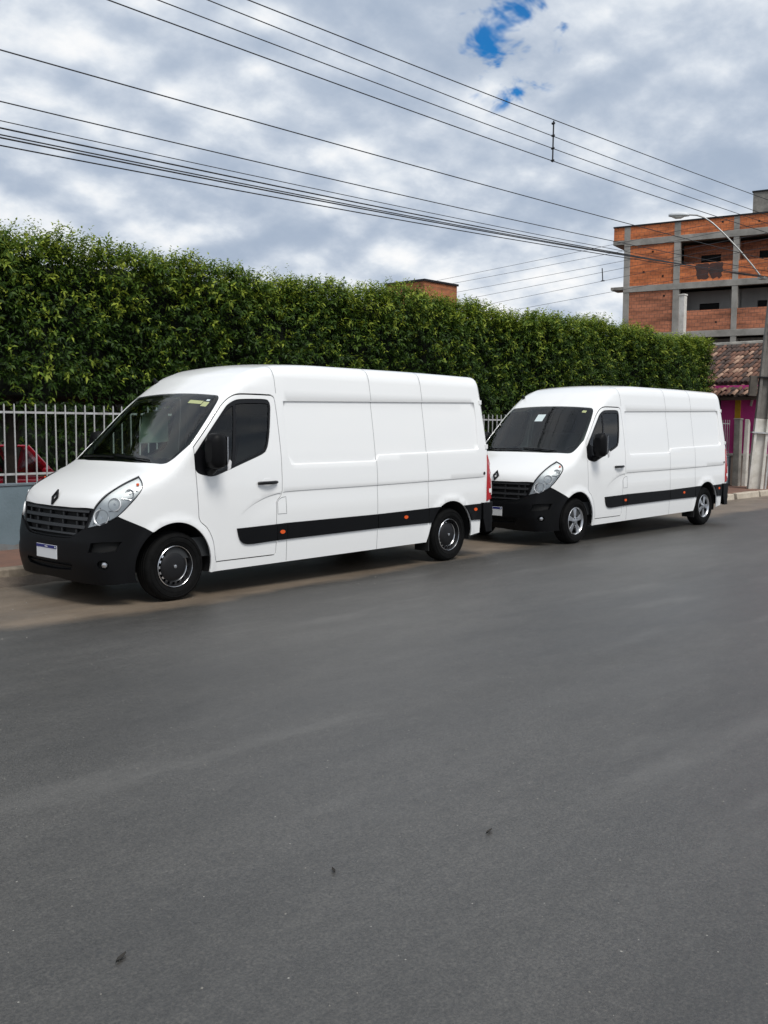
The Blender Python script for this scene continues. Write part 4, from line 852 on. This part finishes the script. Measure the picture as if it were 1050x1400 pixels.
pole_piece(0, 1.95, M_lime, 'painted_foot', .003); pole_piece(1.952, 9.6, M_pole, 'shaft')
for z, m_ in ((1.55, M_lime), (3.05, M_pole), (6.0, M_pole), (7.6, M_pole)): MB().box(-.24, .24, -.16, .16, z, z + .04).build('steel_band', M_steel if m_ is M_pole else M_rail, pl)
MB().box(-.42, -.22, -.10, .10, 2.55, 3.10).build('meter_box', mat('rusty_box', (.10, .085, .07), .8, var=.3, vscale=6), pl, bevel=.01)
MB().tube([(.26, -.05, 0), (.255, -.05, 2.6), (.22, -.05, 5.2)], .028, 8).build('conduit', M_rail, pl)
for z in (4.35, 4.55, 4.8, 5.0, 5.15): MB().box(-.10, .26, -.20, -.15, z, z + .02).lathe_y([(.001, -.28), (.035, -.27), (.03, -.22), (.04, -.20), (.001, -.19)], 10, (.2, 0, z + .04)).build('insulator_rack', M_rail, pl)
M_galv = mat('galvanised_steel', (.36, .36, .35), .45, metal=.6, var=.15, vscale=8)
sl_ = empty('street_lamp', (26.9, 11.25, 5.85)); tag(sl_, 'curved street lamp arm and head reaching left from the utility pole', 'street lamp')
ad = Vector((-.34, .94, 0)).normalized()
path = [(0, 0), (.21, .29), (.58, .75), (.98, 1.2), (1.30, 1.52), (1.52, 1.68), (1.72, 1.76), (1.93, 1.785)]
MB().tube([ad * a + Vector((0, 0, z)) for a, z in path], .021, 8).build('arm', M_galv, sl_, smooth=60)
MB().box(-.12, .12, -.12, .05, -.06, .0).build('bracket', M_galv, sl_)
hd = empty('lamp_head'); hd.parent = sl_; hd.location = ad * 1.92 + Vector((0, 0, 1.775)); hd.rotation_euler = (0, -.06, math.atan2(ad.y, ad.x))
V = []; ring = 14
for x, w_, zt, zb in ((0, .05, .05, -.03), (.10, .085, .085, -.04), (.28, .11, .10, -.05), (.45, .10, .08, -.05), (.55, .05, .04, -.035)):
    for k in range(ring):
        a = 2 * math.pi * k / ring; V.append((x, w_ * math.cos(a), (zt if math.sin(a) > 0 else -zb) * math.sin(a)))
mesh_obj('housing', V, [(i * ring + k, i * ring + (k + 1) % ring, (i + 1) * ring + (k + 1) % ring, (i + 1) * ring + k) for i in range(4) for k in range(ring)] + [tuple(range(ring))[::-1], tuple(range(4 * ring, 5 * ring))], mat('lamp_head_paint', (.62, .64, .66), .4), hd, smooth=True)
V = []
for x, w_, zb in ((.14, .05, -.045), (.22, .085, -.085), (.36, .085, -.09), (.46, .05, -.05)):
    for k in range(9): a = math.pi * k / 8; V.append((x, w_ * math.cos(a), -.035 + (zb + .035) * math.sin(a) - .006))
mesh_obj('lens', V, [(i * 9 + k, i * 9 + k + 1, (i + 1) * 9 + k + 1, (i + 1) * 9 + k) for i in range(3) for k in range(8)], M_clearw, hd, smooth=True)
# ------------------------------------------------------------------ overhead wires along the street
M_wire = mat('black_cable', (.012, .012, .014), .6)
def wire(p0, p1, sag, r, label, cat='cable', n=28, group='overhead cables along the street'):
    p0, p1 = Vector(p0), Vector(p1); pts = [p0.lerp(p1, i / n) - Vector((0, 0, sag * 4 * (i / n) * (1 - i / n))) for i in range(n + 1)]
    o = MB().tube(pts, r * .82, 6).build('overhead_cable', M_wire, None, smooth=60); tag(o, label, cat, group); return o
WY = 11.2; XA, XB = -7.0, 27.3
def street_wire(z1, z2, x1, x2, sag, r, label, y=WY):
    sl_ = (z2 - z1) / (x2 - x1); za, zb = z1 + sl_ * (XA - x1), z1 + sl_ * (XB - x1)
    def s4(x): t_ = (x - XA) / (XB - XA); return 4 * t_ * (1 - t_)
    # raise the ends so that the sagging wire passes through both measured points
    a = np.array([[1 - (x1 - XA) / (XB - XA), (x1 - XA) / (XB - XA)], [1 - (x2 - XA) / (XB - XA), (x2 - XA) / (XB - XA)]]); e = np.linalg.solve(a, [z1 + sag * s4(x1), z2 + sag * s4(x2)])
    return wire((XA, y, e[0]), (XB, y, e[1]), sag, r, label)
street_wire(6.96, 6.98, 6.99, 23.58, .22, .010, 'lowest of the four thin cables joined by the long upright spacer')
street_wire(7.18, 7.24, 7.70, 24.8, .22, .009, 'third from the top of the four thin cables joined by the long spacer')
street_wire(7.42, 7.47, 8.48, 25.76, .22, .009, 'second from the top of the four thin cables joined by the long spacer')
street_wire(7.63, 7.87, 9.2, 25.95, .16, .010, 'topmost of the four thin cables joined by the long upright spacer')
street_wire(5.99, 6.17, 5.58, 19.57, .12, .010, 'single cable on its own below the four thin cables with the spacer')
street_wire(5.42, 5.72, 5.56, 19.13, .22, .009, 'thin cable running just above the thick bundle over the hedge')
street_wire(5.20, 5.56, 5.56, 19.45, .22, .007, 'uppermost cable of the thick bundle hanging lowest over the hedge', 11.18)
street_wire(5.14, 5.52, 5.56, 19.45, .24, .012, 'second and thickest cable of the bundle hanging lowest over the hedge', 11.25)
street_wire(5.05, 5.49, 5.55, 19.45, .26, .010, 'middle cable of the bundle hanging lowest over the hedge', 11.2)
street_wire(5.00, 5.46, 5.55, 19.45, .27, .012, 'fourth cable down of the bundle hanging lowest over the hedge', 11.14)
street_wire(4.93, 5.43, 5.55, 19.45, .26, .010, 'bottommost cable of the bundle hanging lowest over the hedge', 11.2)
o = MB().tube([(16.74, 11.2, 6.90), (16.75, 11.2, 7.68)], .016, 6)
for z in (6.93, 7.16, 7.40, 7.63): o.tube([(16.74, 11.17, z), (16.74, 11.23, z)], .022, 6)
tag(o.build('cable_spacer', M_wire), 'long upright dark spacer clipped across the four upper cables', 'spacer')
far = [((39.73, 10.44), (29.76, 11.04)), ((37.47, 10.23), (28.2, 10.72)), ((37.19, 9.7), (26.48, 10.31)), ((35.32, 9.33), (26.47, 9.95)), ((34.53, 8.86), (26.46, 9.51)), ((32.77, 8.4), (27.07, 8.82))]
names = ('topmost', 'second from the top', 'third from the top', 'third from the bottom', 'second from the bottom', 'bottommost')
M_wire2 = mat('grey_cable', (.05, .05, .055), .6)
for ((ya, za), (yb, zb)), nm in zip(far, names):
    s_ = (zb - za) / (yb - ya); o = wire((46, 52, za + s_ * (52 - ya)), (46, 18, za + s_ * (18 - ya)), .1, .012, nm + ' of the faint far cables rising to the right behind the hedge', group='far cables of the side street'); o.data.materials[0] = M_wire2
tag(MB().tube([(46, 27.55, 9.33), (46, 27.6, 10.0)], .03, 6).tube([(46, 27.45, 9.35), (46, 27.65, 9.35)], .03, 6).build('cable_spacer', M_wire), 'short dark spacer hanging on the far cables beside the brick building', 'spacer')
# ------------------------------------------------------------------ pink house with tiled roof
M_pink = mat('magenta_wall_paint', (.68, .06, .30), .8, col2=(.56, .045, .24), vscale=1.5, bump=.2, bscale=25)
M_beige = mat('beige_dado', (.42, .33, .27), .85, col2=(.33, .25, .20), vscale=2.5, bump=.25)
M_yel = mat('yellow_paint', (.62, .34, .02), .7, var=.12); M_white = mat('white_trim', (.62, .58, .52), .8, var=.12)
hs = empty('pink_house', (28.75, 11.35, .1)); tag(hs, 'small magenta house with clay tiled roof behind the utility pole', 'house')
b = MB(); b.box(0, .18, 0, 4.3, .95, 2.95); b.box(.18, 7, 0, .18, .95, 2.95); b.box(6.82, 7, .18, 4.3, .95, 2.95); b.box(.18, 6.82, 4.12, 4.3, .95, 2.95); b.build('wall', M_pink, hs)
MB().box(-.02, 7.02, -.02, 4.32, -.1, .88).build('dado', M_beige, hs); MB().box(-.05, 7.05, -.05, 4.35, .88, .95).build('dado_ledge', M_white, hs, bevel=.008)
mesh_obj('gable', [(0.02, .02, 2.95), (6.98, .02, 2.95), (3.5, .02, 4.35), (.02, .15, 2.95), (6.98, .15, 2.95), (3.5, .15, 4.35)], [(0, 1, 2), (5, 4, 3), (0, 2, 5, 3), (1, 4, 5, 2)], M_pink, hs)
MB().box(-.035, .0, 1.13, 1.30, .95, 2.72).build('pilaster', M_yel, hs, bevel=.006)
wn_ = MB().box(-.02, .03, 1.75, 2.05, 2.25, 2.6).build('window', M_dark, hs); MB().box(-.04, .0, 1.72, 2.08, 2.6, 2.66).build('lintel', M_white, wn_)
wn_ = MB().box(-.02, .03, .15, .55, 2.3, 2.62).build('window', M_dark, hs)
b = MB(); b.prism([(-.04, .85, 2.35), (-.04, .78, 2.72), (-.04, .72, 2.72), (-.04, .80, 2.33)], (.04, 0, 0)); b.build('wall_bracket', M_white, hs)
MB().tube([(-.02, .95, 1.45), (-.06, .95, 1.45)], .03, 8).build('switch', M_white, hs); MB().tube([(-.02, -.0 + .18, 1.30), (-.07, .18, 1.30)], .05, 8).build('switch', M_white, hs)
M_t = [mat('clay_tile_%s' % k, c, .85, col2=c2, vscale=5, bump=.3, bscale=20) for k, c, c2 in (('red', (.19, .092, .060), (.09, .05, .036)), ('pale', (.42, .27, .19), (.22, .12, .085)), ('dark', (.08, .05, .04), (.04, .03, .026)))]
M_under = mat('roof_boards', (.05, .03, .022), .9)
def tile_mesh(m_, l_, r_):
    V = []; Fc = []; n_ = 6
    for (x, rr, dz) in ((0, r_ * 1.1, .012), (l_, r_ * .85, 0)):
        for t_ in (0, .012):
            for k in range(n_ + 1): a = math.pi * k / n_; V.append((x, -(rr - t_) * math.cos(a), (rr - t_) * .75 * math.sin(a) + dz))
    q = n_ + 1
    for k in range(n_): Fc += [(k, k + 1, 2 * q + k + 1, 2 * q + k), (q + k, 3 * q + k, 3 * q + k + 1, q + k + 1), (k, q + k, q + k + 1, k + 1)]
    me = bpy.data.meshes.new('roof_tile'); me.from_pydata(V, [], Fc); me.update(); me.shade_smooth(); me.materials.append(m_); return me
TM = [tile_mesh(m_, .47, .062) for m_ in M_t]
def tile_roof(name, x0, x1, z0, z1, ya, yb, pitch, messy):
    sl = math.atan2(z1 - z0, x1 - x0); ln_ = math.hypot(x1 - x0, z1 - z0); rf = MB().prism([(x0, ya, z0 - .03), (x1, ya, z1 - .03), (x1, ya, z1 - .09), (x0, ya, z0 - .09)], (0, yb - ya, 0)).build(name, M_under, hs)
    rows = max(1, int(round(ln_ / .40))); cols = int((yb - ya) / pitch)
    for c_ in range(cols):
        for r_ in range(rows):
            w_ = random.random(); me = TM[0] if w_ < .40 else (TM[1] if w_ < .56 else TM[2]); o = bpy.data.objects.new('roof_tile', me); link(o, rf)
            f_ = (r_ * .40 - .06) / ln_; o.location = (x0 + (x1 - x0) * f_, ya + pitch * (c_ + .5) + random.uniform(-.012, .012) * messy, z0 + (z1 - z0) * f_ + .005 + random.uniform(0, .012) * messy)
            o.rotation_euler = (random.uniform(-.05, .05) * messy, -sl + random.uniform(-.02, .02) * messy, random.uniform(-.05, .05) * messy)
    return rf
tile_roof('roof', .25, 3.5, 3.05, 4.42, -.35, 4.5, .152, 1.0)
tile_roof('porch_roof', -.55, .35, 2.62, 2.98, -.30, 2.6, .135, 2.2)
MB().prism([(6.9 + .4, -.35, 3.02), (3.52, -.35, 4.42), (3.52, -.35, 4.36), (7.3, -.35, 2.96)], (0, 4.85, 0)).build('roof_back', M_t[0], hs)
MB().tube([(3.5, -.35, 4.45), (3.5, 4.5, 4.45)], .09, 8).build('ridge', M_conc, hs)
MB().prism([(-.62, 2.60, 2.60), (.36, 2.60, 3.03), (.36, 2.60, 3.09), (-.62, 2.60, 2.66)], (0, .07, 0)).build('verge', M_white, hs)
MB().box(-.58, -.50, -.30, 2.6, 2.50, 2.58).build('fascia', M_under, hs)
# ------------------------------------------------------------------ unfinished brick building
def brick_mat(name, c1, c2, mortar):
    m = bpy.data.materials.new(name); t, b = nodes_of(m); nd = t.nodes.new; lk = t.links.new
    c = nd('ShaderNodeTexCoord'); sp = nd('ShaderNodeSeparateXYZ'); lk(c.outputs['Object'], sp.inputs[0]); ad_ = nd('ShaderNodeMath'); lk(sp.outputs[0], ad_.inputs[0]); lk(sp.outputs[1], ad_.inputs[1])
    cb = nd('ShaderNodeCombineXYZ'); lk(ad_.outputs[0], cb.inputs[0]); lk(sp.outputs[2], cb.inputs[1])
    br = nd('ShaderNodeTexBrick'); lk(cb.outputs[0], br.inputs[0]); br.inputs['Scale'].default_value = 1; br.inputs['Brick Width'].default_value = .30; br.inputs['Row Height'].default_value = .20; br.inputs['Mortar Size'].default_value = .012
    br.inputs['Color1'].default_value = (*c1, 1); br.inputs['Color2'].default_value = (*c2, 1); br.inputs['Mortar'].default_value = (*mortar, 1)
    n = nd('ShaderNodeTexNoise'); n.inputs['Scale'].default_value = 1.0; n.inputs['Detail'].default_value = 9; n.inputs['Roughness'].default_value = .68; mp = nd('ShaderNodeMapping'); mp.inputs['Scale'].default_value = (.5, .5, 2.6); lk(c.outputs['Object'], mp.inputs[0]); lk(mp.outputs[0], n.inputs['Vector']); r = nd('ShaderNodeValToRGB')
    for e, (p, q) in zip(r.color_ramp.elements, ((.36, .42), (.58, 1.08))): e.position = p; e.color = (q, q, q, 1)
    lk(n.outputs['Fac'], r.inputs[0]); x = nd('ShaderNodeMix'); x.data_type = 'RGBA'; x.blend_type = 'MULTIPLY'; x.inputs[0].default_value = 1; lk(br.outputs[0], x.inputs[6]); lk(r.outputs[0], x.inputs[7]); lk(x.outputs[2], b.inputs['Base Color'])
    bp = nd('ShaderNodeBump'); bp.inputs['Strength'].default_value = .8; bp.inputs['Distance'].default_value = .02; bp.invert = True; lk(br.outputs['Fac'], bp.inputs['Height']); lk(bp.outputs[0], b.inputs['Normal']); b.inputs['Roughness'].default_value = .9
    return m
M_brick = brick_mat('hollow_clay_block', (.70, .215, .075), (.60, .175, .065), (.40, .16, .085)); M_brick2 = brick_mat('older_clay_block', (.54, .20, .105), (.47, .175, .095), (.25, .13, .09))
M_frame = mat('raw_concrete_frame', (.40, .38, .345), .9, col2=(.20, .19, .17), vscale=1.2, bump=.3, bscale=10, detail=9); M_plast = mat('grey_render', (.26, .255, .24), .9, var=.15, vscale=1); M_soot = mat('stained_block', (.10, .04, .03), .9, col2=(.045, .03, .028), vscale=3)
bd = empty('brick_building', (51.6, 30.6, 0), math.atan2(-.982, .19)); tag(bd, 'unfinished red brick building with grey concrete frame, behind the hedge', 'building')
beams = [(12.10, 12.45), (9.50, 9.84), (6.80, 7.16), (4.15, 4.50), (1.4, 1.75)]; cols = [(.95, 1.30), (3.80, 4.15), (7.0, 7.30), (10.1, 10.4), (13.2, 13.5)]
for i, (a, c_) in enumerate(cols):
    MB().box(a, c_, 0, .30, -.1, 12.10).build('column', M_frame, bd, bevel=.01); MB().box(a, c_, -.004, .18, 12.45, 13.17).build('parapet_pilaster', M_frame, bd)
for z0, z1 in beams: MB().box(.95, 13.5, -.02, .28, z0, z1).build('beam', M_frame, bd, bevel=.01); MB().box(1.0, 13.5, .28, 11, z1 - .14, z1).build('floor_slab', M_frame, bd)
MB().box(.33, 13.6, .002, .17, 12.45, 13.17).build('parapet', M_brick, bd); MB().box(.30, 13.65, -.05, .22, 13.17, 13.25).build('parapet_cap', M_steel, bd); MB().box(.30, 1.0, -.02, 4, 12.22, 12.45).build('eave_slab', M_frame, bd); MB().box(.33, .48, .17, 4, 12.45, 13.17).build('parapet_return', M_brick, bd)
MB().box(.22, .95, -.02, 1.2, 9.68, 9.84).build('ledge', M_conc, bd)
MB().box(.98, 1.18, .30, 11, -.1, 12.10).build('side_wall', M_brick, bd); MB().box(1.0, 13.5, 10.8, 11, -.1, 12.1).build('rear_wall', M_brick, bd); MB().box(13.3, 13.5, .3, 11, -.1, 12.1).build('end_wall', M_brick, bd)
tops = [12.10, 9.50, 6.80, 4.15]; bots = [9.84, 7.16, 4.50, 1.75]
for lv, (zt, zb) in enumerate(zip(tops, bots)):
    M_b = M_brick if lv == 0 else M_brick2
    MB().box(1.30, 3.80, .06, .22, zb, zt).build('brick_infill', M_b, bd)
    for k in range(1, 4):
        a, c_ = cols[k][1], cols[k + 1][0]
        if lv < 2: MB().box(a, c_, .05, .20, zb, zb + (1.0 if lv == 0 else 1.13)).build('balcony_parapet', M_b, bd)
        w0, w1 = a + .75, a + 1.85; v0, v1 = zb + 1.05, zb + 1.65; bm = M_brick2 if lv == 0 else M_plast
        b = MB(); b.box(a - .2, w0, 1.5, 1.65, zb, zt); b.box(w1, c_ + .2, 1.5, 1.65, zb, zt); b.box(w0, w1, 1.5, 1.65, zb, v0); b.box(w0, w1, 1.5, 1.65, v1, zt); b.build('recessed_wall', bm, bd)
        MB().box(w0 - .03, w1 + .03, 1.60, 1.64, v0 - .03, v1 + .03).build('window_opening', M_dark, bd)
for (xa, xb, k) in ((5.05, 5.72, 1), (5.80, 6.45, 2)):
    q = [(xa + (xb - xa) * t_, 10.83 + random.uniform(-.06, .0)) for t_ in np.linspace(0, 1, 7)] + [(xb + random.uniform(-.05, .08), 10.83 - .9 * t_) for t_ in np.linspace(.15, .85, 5)] + [(xb - (xb - xa) * t_, 9.92 + random.uniform(0, .16)) for t_ in np.linspace(0.05, .9, 6)] + [(xa + random.uniform(-.1, .05), 9.95 + .8 * t_) for t_ in np.linspace(.2, .9, 5)]
    mesh_obj('soot_stain', [(x, .046, z) for x, z in q], [tuple(range(len(q)))], M_soot, bd)
for x, z in ((2.6, 11.7), (2.1, 10.6), (3.2, 10.3), (6.4, 12.95), (8.3, 12.8), (6.2, 7.6), (3.3, 9.2), (9.3, 12.9)): MB().box(x - .05, x + .05, .045 if z < 12.2 else -.004, .07, z - .05, z + .05).build('putlog_hole', M_dark, bd)
MB().box(7.85, 11.5, .4, 3.5, 13.17, 14.40).build('tank_room', M_conc, bd); MB().box(7.8, 11.55, .35, 3.55, 14.40, 14.48).build('tank_room_cap', M_steel, bd)
o = MB().box(-.11, .11, -.11, .11, 0, 6.78).box(-.13, .13, -.13, .13, 6.78, 6.84).build('white_post', M_lime, bevel=.01); o.location = (35.76, 17.93, 0); tag(o, 'white concrete post rising above the hedge in front of the brick building', 'post')
bt = empty('brick_tower', (34.06, 29.41, 0)); tag(bt, 'small flat topped brick block peeping over the middle of the hedge', 'building')
MB().box(0, 2.3, 0, 2.3, -.1, 8.22).build('wall', brick_mat('tower_block', (.44, .16, .07), (.38, .14, .06), (.36, .17, .09)), bt); MB().box(-.06, 2.36, -.06, 2.36, 8.22, 8.31).build('cap', M_steel, bt)
